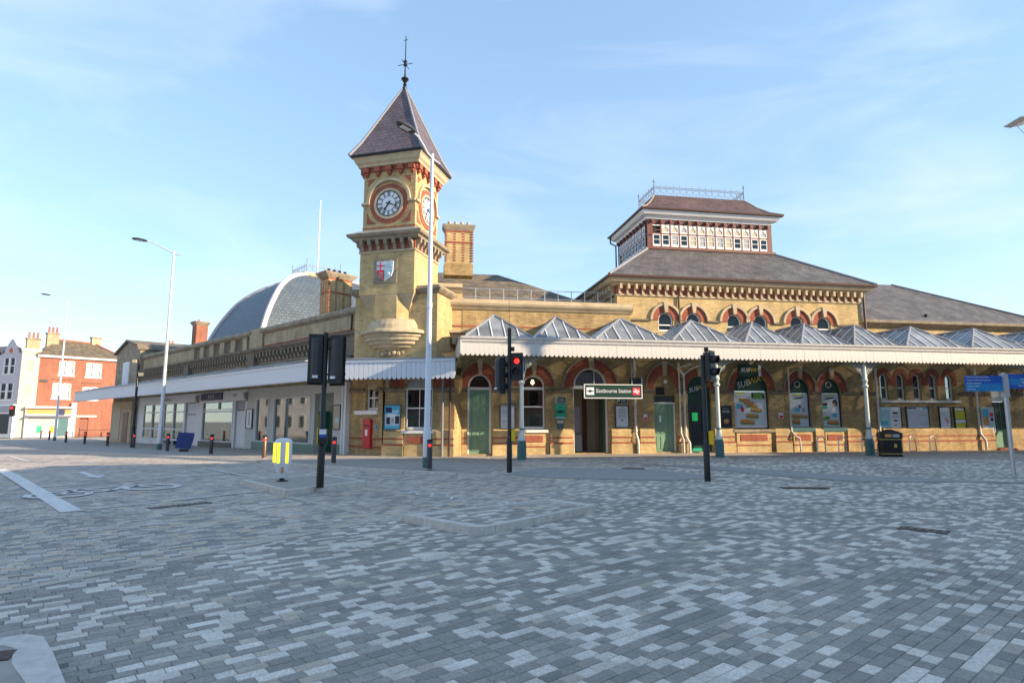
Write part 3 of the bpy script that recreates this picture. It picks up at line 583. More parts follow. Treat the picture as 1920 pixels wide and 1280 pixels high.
# string course at springing height, plinth with red bands between piers
segs = [(-0.48, -0.24), (0.90, 2.26), (3.44, 4.70), (6.46, 8.68), (9.86, 10.40), (11.70, 12.84), (14.77, 15.86), (17.05, 17.60), (18.80, 20.80), (25.6, 27.5), (28.8, 29.6)]
for a, b_ in segs:
    MB().ext_x([(0.01, 2.90), (-0.09, 2.94), (-0.11, 3.02), (-0.06, 3.08), (0.01, 3.08)], a, b_).build('string_course', 'stone_dark', SF)
piers = [(-0.46, -0.26), (0.95, 2.15), (3.62, 4.62), (6.55, 7.55), (7.95, 8.65), (9.88, 10.36), (11.75, 12.75), (14.95, 15.75), (17.12, 17.58), (18.9, 20.6), (20.95, 27.45)]
for a, b_ in piers:
    q = MB().box(a, b_, -0.10, 0.01, -0.05, 1.16); q.ext_x([(0.01, 1.16), (-0.10, 1.16), (0.01, 1.30)], a, b_); q.box(a - 0.04, b_ + 0.04, -0.15, -0.10, -0.05, 0.60)
    p_ = q.build('plinth_pier', 'brick_clean' if b_ < 20 else 'brick', SF)
    bx(a - 0.045, b_ + 0.045, -0.158, -0.02, 0.55, 0.625).build('red_band', 'red', p_); bx(a - 0.005, b_ + 0.005, -0.107, -0.02, 0.80, 0.875).build('red_band', 'red', p_)
# under-window aprons with red panels
for c, hw, zt in ((2.85, 0.52, 1.06), (13.8, 0.9, 1.06), (16.45, 0.52, 1.08), (18.2, 0.52, 1.08)):
    bx(c - hw, c + hw, -0.05, 0.01, -0.05, zt).build('window_apron', 'brick_clean', SF); bx(c - hw * 0.78, c + hw * 0.78, -0.075, -0.04, 0.64, 0.94).build('red_panel', 'red', SF)
    bx(c - hw * 0.98, c + hw * 0.98, -0.066, -0.04, 0.40, 0.46).build('red_band', 'red', SF)
# arches
for cx, zs, hi, ri, ho, ro in ((0.33, 3.11, .56, .63, .92, 1.16), (2.85, 3.22, .56, .51, .95, .98), (5.58, 3.18, .85, .91, 1.30, 1.33), (9.27, 3.15, .56, .63, .92, 1.17), (11.05, 3.06, .62, .71, .95, 1.12), (13.8, 3.06, .94, 1.01, 1.27, 1.36), (16.45, 3.05, .57, .67, .87, 1.08), (18.2, 3.05, .57, .67, .87, 1.08)):
    arch_trim(SF, cx, zs, hi, ri, ho, ro, hood=0.0 if False else 0.09)
for c in W5: MB().arch(c, 3.80, .245, .225, .42, .50, -0.03, 0.05).build('brick_arch', 'red', SF)
MB().box(20.95, 25.5, -0.018, 0.01, 3.42, 3.80).build('red_band', 'red', SF) if False else None
for a, b_ in ((20.85, 21.0), (21.52, 21.98), (22.5, 22.94), (23.46, 23.9), (24.42, 24.87), (25.39, 25.6)): bx(a, b_, -0.02, 0.01, 3.42, 3.82).build('red_band', 'red', SF)
for cx in (28.15, 30.2): arch_trim(SF, cx, 3.15, .51, .51, .85, .95)
# door 1
d1 = panel_door(SF, 'door', -0.13, 0.79, 0.12, 3.02, 0.16, 'door', 1, ((.04, .2), (.23, .36), (.39, .72), (.76, .97)))
f = MB().box(-0.22, -0.13, 0.12, 0.26, 0.1, 3.02).box(0.79, 0.88, 0.12, 0.26, 0.1, 3.02).box(-0.22, 0.88, 0.11, 0.26, 3.02, 3.13); f.arch(0.33, 3.13, .46, .53, .55, .62, 0.12, 0.26); fr = f.build('door_frame', 'white', SF)
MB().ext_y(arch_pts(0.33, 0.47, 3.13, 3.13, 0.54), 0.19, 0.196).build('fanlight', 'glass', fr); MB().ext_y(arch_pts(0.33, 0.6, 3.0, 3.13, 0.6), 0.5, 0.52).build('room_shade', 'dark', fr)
# window 1, warm lamp inside
w1 = sash(SF, 'window', 2.85, 0.53, 1.22, 3.22, 0.48, 0.14, meet=2.25, blind=0.98, transom=3.1)
bx(2.2, 3.5, -0.14, 0.10, 1.07, 1.20).build('window_sill', 'white', SF)
MB().lathe([(0.02, 3.52), (0.05, 3.5), (0.10, 3.36), (0.03, 3.30), (0.0, 3.27)], 2.86, 0.34, 10).build('hall_lamp', 'lampglow', w1)
# entrance: open doors and a passage with notice boards
en = MB(); en.box(4.72, 4.80, 0.13, 0.27, 0.1, 3.1).box(6.36, 6.44, 0.13, 0.27, 0.1, 3.1).box(4.72, 6.44, 0.12, 0.27, 3.1, 3.25); en.arch(5.58, 3.25, .72, .76, .84, .88, 0.12, 0.27); e_ = en.build('entrance_frame', 'white', SF)
MB().ext_y(arch_pts(5.58, .73, 3.25, 3.25, .77), 0.19, 0.196).build('fanlight', 'glass', e_)
for i in range(7): bx(4.98 + i * 0.2, 5.0 + i * 0.2, 0.24, 0.26, 3.25, 3.25 + 0.4).build('fanlight_bar', 'darkgrey', e_)
dl = MB().box(6.28, 6.35, 0.28, 1.05, 0.12, 3.08).build('open_door', 'door_dark', SF)
for z0, z1 in ((0.25, 0.95), (1.15, 1.6), (1.75, 2.9)): bx(6.265, 6.279, 0.4, 0.93, z0, z1).build('door_panel', 'door_dark', dl)
ps = MB().box(4.2, 4.55, 0.325, 2.6, 0.0, 4.2).box(6.6, 6.95, 0.325, 2.6, 0.0, 4.2).box(4.2, 6.95, 2.6, 2.8, 0.0, 4.2).box(4.2, 6.95, 0.325, 2.6, 4.2, 4.3).build('passage_wall', 'blind', SF)
bx(4.55, 6.6, 0.32, 2.6, 0.0, 0.1).build('passage_floor', 'slab', SF)
for x in (4.95, 5.9): bx(x, x + .2, 2.45, 2.59, 0.1, 3.0).build('inner_door_post', 'maroon', ps)
bx(5.3, 5.75, 2.5, 2.55, 1.0, 2.3).build('notice', 'print_lilac', ps); bx(5.33, 5.75, 2.2, 2.5, 0.1, 0.9).build('ticket_machine', 'shoplight', ps)
# door 2 with brick tympanum
panel_door(SF, 'door', 8.78, 9.76, 0.17, 2.42, 0.18, 'door', 2, ((.04, .32), (.36, .96)))
MB().box(8.72, 8.78, 0.14, 0.28, .15, 2.48).box(9.76, 9.82, 0.14, 0.28, .15, 2.48).box(8.72, 9.82, 0.13, 0.28, 2.42, 2.49).build('door_frame', 'white', SF)
bx(8.73, 9.81, 0.16, 0.28, 2.49, 2.80).build('fascia_board', 'darkgrey', SF); MB().ext_y(arch_pts(9.27, .56, 2.80, 3.15, .63), 0.18, 0.30).build('tympanum', 'brick', SF)
bx(8.92, 9.33, 0.15, 0.2, 2.84, 3.22).build('vent_grille', 'black', SF); MB().cyl((9.4, 0.18, 3.5), (9.4, 0.10, 3.5), 0.11, n=16).build('bulkhead_lamp', 'pipe', SF)
bx(9.02, 9.12, 0.15, 0.178, 1.55, 1.85).build('door_notice', 'print_white', SF)
# takeaway doorway
sdp = MB().ext_y(arch_pts(11.05, 0.60, 2.72, 3.06, 0.69), 0.14, 0.22).build('lunette_panel', 'subgreen', SF)
text('sign_lettering', 'SUB', 0.30, sdp, (10.82, 0.132, 3.12), 'print_white', (PI / 2, R(-14), 0), shear=0.25, ext=0.004); text('sign_lettering', 'WAY', 0.30, sdp, (11.33, 0.132, 3.25), 'subyellow', (PI / 2, R(-14), 0), shear=0.25, ext=0.004)
dd = MB().box(10.44, 10.6, 0.14, 0.24, .14, 2.72).box(11.5, 11.66, 0.14, 0.24, .14, 2.72).box(10.6, 11.5, 0.14, 0.24, 2.44, 2.72).box(10.6, 11.5, .15, .22, .14, .42).build('shop_door_frame', 'subgreen', SF)
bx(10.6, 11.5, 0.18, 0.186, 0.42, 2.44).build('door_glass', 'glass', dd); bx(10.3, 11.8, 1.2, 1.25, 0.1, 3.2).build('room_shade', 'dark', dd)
bx(10.72, 11.0, 0.155, 0.17, 1.6, 2.0).build('lit_open_sign', 'ledgreen', dd)
bx(10.6, 11.5, 0.142, 0.149, 0.15, 0.30).build('kick_plate', 'emerald', dd)
# takeaway window
sw = MB().ext_y(arch_pts(13.8, 0.92, 3.06, 3.07, 0.98), 0.12, 0.2).build('lunette_panel', 'subgreen', SF)
text('sign_lettering', 'SUB', 0.42, sw, (13.45, 0.112, 3.40), 'print_white', (PI / 2, R(-16), 0), shear=0.25); text('sign_lettering', 'WAY', 0.42, sw, (14.17, 0.112, 3.62), 'subyellow', (PI / 2, R(-16), 0), shear=0.25)
swf = MB().box(12.87, 12.94, 0.12, 0.24, 1.22, 3.06).box(14.66, 14.73, 0.12, 0.24, 1.22, 3.06).box(12.94, 14.66, .12, .24, 1.2, 1.28).build('window_frame', 'darkgrey', SF)
bx(12.72, 14.92, -0.12, 0.1, 1.06, 1.19).build('window_sill', 'stone_grey', SF)
def sub_poster(x0, x1, z0, z1, y, items):
    b_ = bx(x0, x1, y, y + 0.03, z0, z1).build('window_poster', 'print_pale', SF)
    for k, (fx, fz, w, h, ang, m) in enumerate(items):
        cx, cz = x0 + (x1 - x0) * fx, z0 + (z1 - z0) * fz; n = 14; W_, H2 = w * (x1 - x0) / 2, h * (z1 - z0) / 2; c, s = math.cos(ang), math.sin(ang); P = []
        for i in range(n):
            t = 2 * PI * i / n; px = W_ * math.copysign(abs(math.cos(t)) ** 0.6, math.cos(t)); pz = H2 * math.copysign(abs(math.sin(t)) ** 0.7, math.sin(t)); P.append((cx + px * c - pz * s, cz + px * s + pz * c))
        MB().ext_y(P, y - 0.003 - 0.0006 * k, y + 0.002).build('poster_print', m, b_)
sand = lambda fx, fz, w, h: [(fx, fz - h * .62, w * 1.02, h * .5, -.06, 'leafprint'), (fx, fz - h * .35, w, h * .5, -.06, 'filling'), (fx, fz, w, h * .72, -.06, 'bun')]
sub_poster(12.95, 14.65, 1.29, 3.04, 0.14, [(.74, .88, .42, .18, 0, 'leafprint'), (.58, .9, .06, .16, 0, 'print_black'), (.93, .86, .07, .14, 0, 'print_black'), (.2, .95, .25, .05, 0, 'print_yellow'), (.16, .58, .2, .14, 0, 'print_cyan'), (.24, .5, .1, .16, .2, 'logored')] + sand(.32, .78, .34, .09) + sand(.46, .70, .34, .09) + sand(.55, .62, .34, .09) + sand(.68, .50, .36, .10) + sand(.55, .34, .40, .11) + sand(.38, .18, .46, .13))
for c, kind in ((16.45, 0), (18.2, 1)):
    t_ = MB().ext_y(arch_pts(c, 0.55, 2.98, 3.05, 0.65), 0.14, 0.24).build('lunette_panel', 'subgreen', SF)
    o = MB().lathe([(0.13, 0), (0.165, 0), (0.165, 0.03), (0.13, 0.03), (0.13, 0)], 0, 0, 20).build('vent_ring', 'steel', t_); o.rotation_euler = (PI / 2, 0, 0); o.location = (c - 0.05, 0.14, 3.42)
    MB().cyl((c - .05, 0.139, 3.42), (c - .05, 0.12, 3.42), 0.13, n=18).build('vent_opening', 'black', t_)
    MB().box(c - .56, c - .50, .13, .24, 1.3, 2.98).box(c + .50, c + .56, .13, .24, 1.3, 2.98).box(c - .52, c + .52, .135, .235, 1.285, 1.31).build('window_frame', 'navy', SF)
    bx(c - .66, c + .66, -.10, .12, 1.09, 1.28).build('window_sill', 'teal', SF)
    it = [(.5, .95, .6, .05, 0, 'print_yellow'), (.5, .86, .6, .04, .1, 'print_black')]
    it += ([(.55, .6, .12, .1, 0, 'filling'), (.4, .5, .3, .12, 0, 'print_cyan'), (.75, .5, .2, .14, 0, 'print_grey')] + sand(.5, .34, .95, .10) + sand(.3, .2, .45, .16)) if kind == 0 else ([(.78, .72, .26, .2, .2, 'print_black'), (.76, .66, .18, .12, 0, 'skin'), (.75, .48, .34, .26, 0, 'print_white'), (.2, .68, .3, .09, 0, 'print_black'), (.2, .58, .34, .08, 0, 'emerald'), (.72, .36, .3, .12, 0, 'print_cyan'), (.25, .26, .4, .10, .2, 'leafprint')] + sand(.6, .16, .7, .12))
    sub_poster(c - .49, c + .49, 1.30, 2.97, 0.15, it)
# five slim windows
for c in W5: sash(SF, 'slim_window', c, 0.235, 2.67, 3.80, 0.21, 0.12, meet=3.3, fr=0.055)
bx(20.95, 25.65, -0.12, 0.10, 2.54, 2.65).build('window_sill', 'white', SF)
# right hand doors
for cx in (28.15, 30.2):
    bx(cx - .48, cx + .48, .16, .24, 2.62, 3.62).build('door_fascia', 'white', SF); d_ = bx(cx - .46, cx + .46, .18, .24, .22, 1.15).build('door', 'door', SF)
    bx(cx - .46, cx + .46, .19, .23, 1.15, 2.6).build('door_upper', 'door_dark', d_)
    for i in range(4): bx(cx - .46 + i * .3, cx - .43 + i * .3, .17, .19, 1.15, 2.6).build('glazing_bar', 'shopgreen', d_)
    bx(cx - .55, cx + .55, -.25, .1, .05, .18).build('door_step', 'red', SF)
for c in (33.5, 36.5): sash(SF, 'window', c, .58, 1.22, 3.1, .48, .14, meet=2.2)
# cornice coping of the front range, upper block by the tower, railing on the flat roof
cop = [(0.3, 6.72), (-0.06, 6.72), (-0.10, 6.78), (-0.22, 6.90), (-0.26, 7.0), (-0.26, 7.02), (-0.16, 7.06), (-0.16, 7.20), (0.3, 7.20)]
MB().ext_x(cop, -1.15, 7.72).build('coping', 'stone', SF)
MB().ext_x([(0.4, 7.50), (-0.02, 7.50), (-0.10, 7.60), (-0.22, 7.70), (-0.22, 7.76), (-0.12, 7.80), (-0.12, 7.90), (0.4, 7.90)], -2.1, -0.52).build('block_coping', 'stone', SF)
MB().box(-1.12, 7.5, -0.012, 0.004, 5.90, 5.97).build('red_band', 'red', SF)
MB().ext_x([(0.05, 5.35), (-0.12, 5.35), (-0.16, 5.5), (-0.34, 5.58), (-0.36, 5.70), (0.05, 5.72)], -1.6, 0.6).build('cornice_return', 'stone', SF)
MB().box(-1.45, 0.5, -0.10, 0.02, 4.95, 5.12).build('red_frieze', 'red', SF)
for i in range(5): bx(-1.4 + i * .42, -1.2 + i * .42, -0.3, 0.02, 5.05, 5.34).build('bracket', 'stone_grey', SF)
bx(-2.0, 7.4, 0.45, 9.0, 6.9, 6.95).build('flat_roof', 'lead', SF)
rl = MB()
for i in range(12): rl.cyl((0.2 + i * 0.68, 0.9, 6.95), (0.2 + i * 0.68, 0.9, 7.95), 0.022, n=6)
for z in (7.5, 7.92): rl.cyl((-0.6, 0.9, z), (7.68, 0.9, z), 0.018, n=6)
for yy in (2.2, 3.6):
    rl.cyl((7.5, yy, 6.95), (7.5, yy, 7.95), 0.022, n=6)
rl.build('roof_railing', 'steel', SF)
# pipes on the front
downpipe(SF, [(-0.88, -0.95, 4.3), (-0.88, -0.95, 0.08)], 0.065, collars=((-.88, -.95, 2.4), (-.88, -.95, 1.1)))
downpipe(SF, [(7.72, -0.13, 4.6), (7.72, -0.13, 1.0), (7.78, -0.22, 0.7), (7.80, -0.22, 0.08)], 0.062, collars=((7.72, -.13, 3.9), (7.72, -.13, 1.15)))
downpipe(SF, [(10.1, -1.2, 4.25), (9.75, -.5, 4.1), (9.98, -.12, 3.85), (9.98, -.12, 1.0), (10.05, -.24, .7), (10.05, -.24, .1)], 0.045)
downpipe(SF, [(9.6, -.9, 4.3), (9.9, -.4, 4.0), (10.22, -.12, 3.8), (10.22, -.12, .9), (10.34, -.26, .55), (10.34, -.26, .1)], 0.058, collars=((10.22, -.12, 3.75),))
downpipe(SF, [(10.9, -.9, 4.3), (10.55, -.3, 4.1), (10.22, -.12, 3.85)], 0.05)
downpipe(SF, [(15.80, -.09, 4.3), (15.80, -.09, 1.1), (15.9, -.25, .85), (16.1, -.27, .75), (16.12, -.27, .1)], 0.042)
downpipe(SF, [(20.7, -.12, 4.3), (20.7, -.12, .9), (20.76, -.26, .5), (20.76, -.26, .1)], 0.06)
downpipe(SF, [(26.6, -.12, 4.4), (26.6, -.12, .95), (26.72, -.28, .6), (26.72, -.28, .1)], 0.062)
# hall roof and chimney behind the front range
HR = thing('hall_roof', 'brown lichen-stained slate hip roof right of the clock tower', 'roof', FM)
MB().add([(-4, 2.5, 7.4), (7.3, 2.5, 7.4), (7.3, 14, 7.4), (-4, 14, 7.4), (-1.5, 8, 10.4), (2.3, 8, 10.4)], [(0, 1, 5, 4), (1, 2, 5), (2, 3, 4, 5), (3, 0, 4)]).build('slope', 'slate_moss', HR)
bx(-4, 7.3, 2.4, 2.5, 7.0, 7.4).build('eaves_board', 'lead', HR)
def chimney(root, cx, cy, w, d, z0, z1, bands=True, pots=4, potm='stone', m='brick_clean', along='x'):
    c = bx(cx - w / 2, cx + w / 2, cy - d / 2, cy + d / 2, z0, z1 - 0.35).build('chimney', m, root)
    H_ = z1 - z0
    if bands:
        for k in range(4):
            xx = cx - w / 2 + (k + 0.0) * w / 3
            for i in range(int((H_ * 0.62) / 0.15)): bx(xx - .07, xx + .07, cy - d / 2 - .018, cy - d / 2 + .05, z0 + H_ * .25 + i * .15, z0 + H_ * .25 + i * .15 + .075).build('red_quoin', 'red', c)
        for k in range(4):
            yy = cy - d / 2 + k * d / 3
            for i in range(int((H_ * 0.62) / 0.15)): bx(cx + w / 2 - .05, cx + w / 2 + .016, yy - .055, yy + .055, z0 + H_ * .25 + i * .15, z0 + H_ * .25 + i * .15 + .075).build('red_quoin', 'red', c)
        for zz in (z0 + H_ * .62, z1 - .42): bx(cx - w / 2 - .03, cx + w / 2 + .03, cy - d / 2 - .03, cy + d / 2 + .03, zz, zz + .08).build('red_band', 'red', c)
        bx(cx - w / 2 - .06, cx + w / 2 + .06, cy - d / 2 - .06, cy + d / 2 + .06, z0 - .1, z0 + H_ * .2).build('chimney_base', 'brick', c)
    o = MB().lathe([((w / 2) * 1.414, z1 - .36), ((w / 2 + .06) * 1.414, z1 - .28), ((w / 2 + .16) * 1.414, z1 - .10), ((w / 2 + .18) * 1.414, z1), (0.01, z1)], 0, 0, 4, PI / 4).build('chimney_cap', 'stone_grey', c); o.scale = (1, d / w, 1); o.location = (cx, cy, 0)
    for i in range(pots):
        t_ = -.36 + i * .72 / max(pots - 1, 1); x, y = (cx + w * t_, cy) if along == 'x' else (cx, cy + d * t_); MB().lathe([(.10, z1), (.085, z1 + .12), (.10, z1 + .26), (.07, z1 + .27), (.0, z1 + .2)], x, y, 10).build('chimney_pot', potm, c)
    return c
chimney(HR, -.35, 5.0, 1.45, 0.75, 9.55, 12.3)
# ------------------------------------------------------------------ lantern pavilion
PV = thing('lantern_pavilion', 'tall yellow brick pavilion with slate roof and windowed lantern above', 'station building', FM)
ph = [arch_pts(c, 0.39, 5.95, 6.53, 0.41) for c in (9.58, 11.06, 13.25, 14.69, 16.75, 18.28)]
MB().holed([(7.1, 6.0 - 1.0), (20.5, 5.0), (20.5, 7.72), (7.1, 7.72)], ph, 0.30, 0.25).build('wall', 'brick_clean', PV)
MB().box(7.1, 20.5, 0.56, 11.5, 5.0, 7.72).build('core', 'brick_clean', PV)
bx(7.102, 7.4, 0.302, 0.56, 5, 7.71).build('wall_return', 'brick_clean', PV); bx(20.2, 20.498, 0.302, 0.56, 5, 7.71).build('wall_return', 'brick_clean', PV)
for c in (9.58, 11.06, 13.25, 14.69, 16.75, 18.28):
    arch_trim(PV, c, 6.53, .39, .41, .70, .74, y=0.30, hood=0.12, hm='stone')
    w = sash(PV, 'arched_window', c, 0.38, 5.98, 6.53, 0.40, 0.38, meet=6.30, back=False, fr=.05); bx(c - .40, c + .40, .545, .552, 5.96, 6.98).build('sky_reflection_panel', 'print_pale', w)  # pale blue panel behind the glass paints in the reflected sky
for a, b_ in ((7.15, 8.8), (10.3, 10.36), (11.8, 12.5), (15.4, 16.0), (19.0, 20.4)): bx(a, b_, .22, .31, 6.47, 6.56).build('string_course', 'stone_dark', PV)
bx(7.05, 20.55, .24, .50, 7.70, 7.79).build('lower_string', 'stone', PV)
br = MB().box(-.06, .06, -.30, .04, 0.10, .36).box(-.06, .06, -.12, .04, -.13, .10).build('bracket', 'stone', PV); br.location = (7.22, .30, 7.90)
for i in range(1, 34): inst(br, 'bracket', PV, (7.22 + i * (13.16 / 33), .30, 7.90))
for i in range(0, 12): inst(br, 'bracket', PV, (7.1, .75 + i * .42, 7.90), R(-90))
bx(7.12, 20.48, .285, .5, 7.79, 8.2).build('red_frieze', 'red', PV); bx(7.085, 7.5, .5, 11, 7.79, 8.2).build('red_frieze', 'red', PV)
ev = [(0.0, 8.20), (0.12, 8.20), (0.20, 8.28), (.40, 8.34), (.48, 8.44), (.52, 8.50), (0.0, 8.52)]
def cornice(root, x0, x1, y0, y1, prof, m, name='cornice'):
    b_ = MB(); n = len(prof)
    for (o, z) in prof: b_.v += [(x0 - o, y0 - o, z), (x1 + o, y0 - o, z), (x1 + o, y1 + o, z), (x0 - o, y1 + o, z)]
    b_.f = [(j * 4 + i, j * 4 + (i + 1) % 4, (j + 1) * 4 + (i + 1) % 4, (j + 1) * 4 + i) for j in range(n - 1) for i in range(4)]
    b_.f += [(0, 1, 2, 3), tuple((n - 1) * 4 + i for i in range(4))]; return b_.build(name, m, root)
cornice(PV, 7.1, 20.5, .30, 11.5, ev, 'stone'); cornice(PV, 7.1, 20.5, .30, 11.5, [(.50, 8.505), (.60, 8.52), (.62, 8.62), (.40, 8.63)], 'gutter', 'gutter')
X0, X1, Y0, Y1 = 6.52, 21.08, -.28, 12.1; A0, A1, B0, B1 = 9.93, 17.44, 3.05, 7.85
MB().add([(X0, Y0, 8.60), (X1, Y0, 8.60), (X1, Y1, 8.60), (X0, Y1, 8.60), (A0, B0, 11.0), (A1, B0, 11.0), (A1, B1, 11.0), (A0, B1, 11.0)], [(0, 1, 5, 4), (1, 2, 6, 5), (2, 3, 7, 6), (3, 0, 4, 7), (4, 5, 6, 7)]).build('roof', 'slate', PV)
for p, q in (((X0, Y0, 8.63), (A0, B0, 11.03)), ((X1, Y0, 8.63), (A1, B0, 11.03)), ((X0, Y1, 8.63), (A0, B1, 11.03))): MB().cyl(p, q, .07, n=6).build('hip_tile', 'lead', PV)
# lantern
bx(A0 - .12, A1 + .12, B0 - .12, B1 + .12, 10.97, 11.10).build('lantern_sill', 'maroon', PV)
bx(A0 + .10, A1 - .10, B0 + .10, B1 - .10, 11.05, 12.75).build('lantern_core', 'dark', PV)
lf = MB()
nW = 13; px = lambda i: A0 + .26 + i * (A1 - A0 - .52) / nW
for i in range(nW + 1): lf.box(px(i) - .04, px(i) + .04, B0, B0 + .12, 11.1, 12.62)
for z0, z1 in ((11.10, 11.16), (11.86, 11.93), (12.46, 12.72)): lf.box(A0, A1, B0 + .012, B0 + .11, z0, z1)
lf.box(A0, A0 + .24, B0 + .006, B0 + .11, 11.1, 12.7).box(A1 - .24, A1, B0 + .006, B0 + .11, 11.1, 12.7)
nS = 8; py = lambda i: B0 + .35 + i * (B1 - B0 - .5) / nS
for i in range(nS + 1): lf.box(A0, A0 + .12, py(i) - .04, py(i) + .04, 11.1, 12.62)
for z0, z1 in ((11.10, 11.16), (11.86, 11.93), (12.42, 12.72)): lf.box(A0 + .012, A0 + .11, B0 + .112, B1, z0, z1); lf.box(A1 - .11, A1 - .012, B0 + .112, B1, z0, z1)
lf.box(A0, A1, B1 - .1, B1, 11.1, 12.7); lf.build('lantern_frame', 'maroon', PV)
def lwin(x0, x1, z0, z1, low):
    f = MB().box(x0, x0 + .05, -.02, .04, z0, z1).box(x1 - .05, x1, -.02, .04, z0, z1).box(x0 + .05, x1 - .05, -.02, .04, z1 - .05, z1).box(x0 + .05, x1 - .05, -.02, .04, z0, z0 + (.12 if low else .07))
    if low: f.box(x0 + .05, x1 - .05, -.015, .035, (z0 + z1) / 2 + .03, (z0 + z1) / 2 + .06)
    else:
        c = (x0 + x1) / 2
        f.ext_y([(x0 + .05, z1 - .05), (x0 + .05, z1 - .26), (c, z1 - .07)], -.015, .035).ext_y([(x1 - .05, z1 - .05), (c, z1 - .07), (x1 - .05, z1 - .26)], -.015, .035)
    return f
wpitch = px(1) - px(0)
lo = lwin(-wpitch / 2 + .045, wpitch / 2 - .045, 11.165, 11.855, True).build('lantern_window', 'white', PV); hi = lwin(-wpitch / 2 + .045, wpitch / 2 - .045, 11.935, 12.415, False).build('lantern_window', 'white', PV)
gl_lo = bx(-wpitch / 2 + .08, wpitch / 2 - .08, .01, .015, 11.2, 11.82); gl_hi = bx(-wpitch / 2 + .08, wpitch / 2 - .08, .01, .015, 11.97, 12.40)
LWMATS = ['glass', 'print_grey', 'blind']
lw_proto = {}
for mm in LWMATS:
    for kk, gg in (('lo', gl_lo), ('hi', gl_hi)):
        me_o = MB(); me_o.v = list(gg.v); me_o.f = list(gg.f); lw_proto[(mm, kk)] = me_o
def lantern_win(src, kk, loc, rz, k):
    o = inst(src, 'lantern_window', PV, loc, rz)
    mm = LWMATS[[0, 0, 1, 0, 2, 1, 2, 1, 2, 0, 1, 0, 0][k % 13]] if kk == 'lo' else LWMATS[[1, 2, 2, 1, 2, 2, 2, 2, 2, 2, 2, 2, 1][k % 13]]
    q = MB(); q.v = list(lw_proto[(mm, kk)].v); q.f = list(lw_proto[(mm, kk)].f); q.build('pane', mm, o); return o
for i in range(nW):
    lantern_win(lo, 'lo', ((px(i) + px(i + 1)) / 2, B0 + .03, 0), 0, i)
    if i > 0: lantern_win(hi, 'hi', ((px(i) + px(i + 1)) / 2, B0 + .03, 0), 0, i)
spitch = (py(1) - py(0)) / wpitch
for i in range(nS):
    for s_, kk in ((lo, 'lo'), (hi, 'hi')):
        o = lantern_win(s_, kk, (A0 + .03, (py(i) + py(i + 1)) / 2, 0), R(-90), 0); o.scale = (spitch, 1, 1)
        o = lantern_win(s_, kk, (A1 - .03, (py(i) + py(i + 1)) / 2, 0), R(90), 0); o.scale = (spitch, 1, 1)
for s_ in (lo, hi): bpy.data.objects.remove(s_)
ow = MB().box(px(0) + .05, px(1) - .05, B0 - .28, B0 - .24, 11.98, 12.02).build('open_casement', 'maroon', PV)
MB().box(px(0) + .05, px(1) - .05, B0 + .02, B0 + .06, 12.34, 12.40).build('casement_head', 'white', PV)
cornice(PV, A0, A1, B0, B1, [(.0, 12.68), (.06, 12.70), (.10, 12.82), (.28, 12.90), (.36, 13.02), (.40, 13.10), (0, 13.12)], 'white', 'lantern_cornice')
cornice(PV, A0, A1, B0, B1, [(.38, 13.105), (.50, 13.12), (.52, 13.20), (.3, 13.21)], 'gutter', 'gutter')
lb = bx(-.05, .05, -.14, .02, 12.50, 12.68).build('lantern_bracket', 'maroon', PV); lb.location = (px(0), B0 + .01, 0)
for i in range(1, nW + 1): inst(lb, 'lantern_bracket', PV, (px(i), B0 + .01, 0))
for i in range(nS + 1): inst(lb, 'lantern_bracket', PV, (A0 + .01, py(i), 0), R(-90))
U0, U1, V0, V1 = A0 - .5, A1 + .5, B0 - .5, B1 + .5; D0, D1, E0, E1 = 10.95, 16.62, 4.35, 6.7
rp_ = MB(); levels = [(0, 13.19), (.35, 13.52), (.65, 13.95), (1, 14.62)]
for t, z in levels:
    x0, x1, y0, y1 = U0 + (D0 - U0) * t, U1 + (D1 - U1) * t, V0 + (E0 - V0) * t, V1 + (E1 - V1) * t; rp_.v += [(x0, y0, z), (x1, y0, z), (x1, y1, z), (x0, y1, z)]
rp_.f = [(j * 4 + i, j * 4 + (i + 1) % 4, (j + 1) * 4 + (i + 1) % 4, (j + 1) * 4 + i) for j in range(3) for i in range(4)] + [(12, 13, 14, 15), (0, 1, 2, 3)]
rp_.build('upper_roof', 'slate_red', PV)
for j in range(3):
    for c in (0, 1, 3): MB().cyl(rp_.v[j * 4 + c], rp_.v[j * 4 + 4 + c], .05, n=6).build('hip_lead', 'stone_grey', PV)
def cresting(root, pts, z, h, m='pipe_grey', step=.42):
    for k, (p, q) in enumerate(zip(pts, pts[1:] + pts[:1])):
        c = MB(); p, q = Vector((*p, z)), Vector((*q, z)); L_ = (q - p).length; d = (q - p) / L_; n = max(2, round(L_ / step)); up = Vector((0, 0, 1))
        for t in (.02, .72, .86): c.cyl(p + up * h * t, q + up * h * t, .018, n=5)
        for i in range(n + 1):
            b_ = p + d * (L_ * i / n); c.cyl(b_, b_ + up * h * (1.15 if i % 1 == 0 else .9), .014, n=5)
            if i < n:
                m_ = p + d * (L_ * (i + .5) / n); c.cyl(m_, m_ + up * h * .4, .010, n=4)
                r_ = L_ / n * .42; P = [m_ + d * (r_ * math.cos(a)) + up * (h * .46 + r_ * .9 * math.sin(a)) for a in [2 * PI * j / 8 for j in range(9)]]; c.tube(P, .009, 4)
        c.cyl(p, p + up * h * 1.55, .026, n=6); c.cyl(p + up * h * 1.3 - d * .1, p + up * h * 1.3 + d * .1, .02, n=5); c.build('cresting', m, root)
cresting(PV, [(D0, E0), (D1, E0), (D1, E1), (D0, E1)], 14.62, .62)
downpipe(PV, [(A0 - .42, B1 + .2, 13.1), (A0 - .42, B1 + .2, 12.75), (A0 - .12, B1 + .05, 12.55), (A0 - .12, B1 + .05, 11.0)], .05, 'darkgrey')
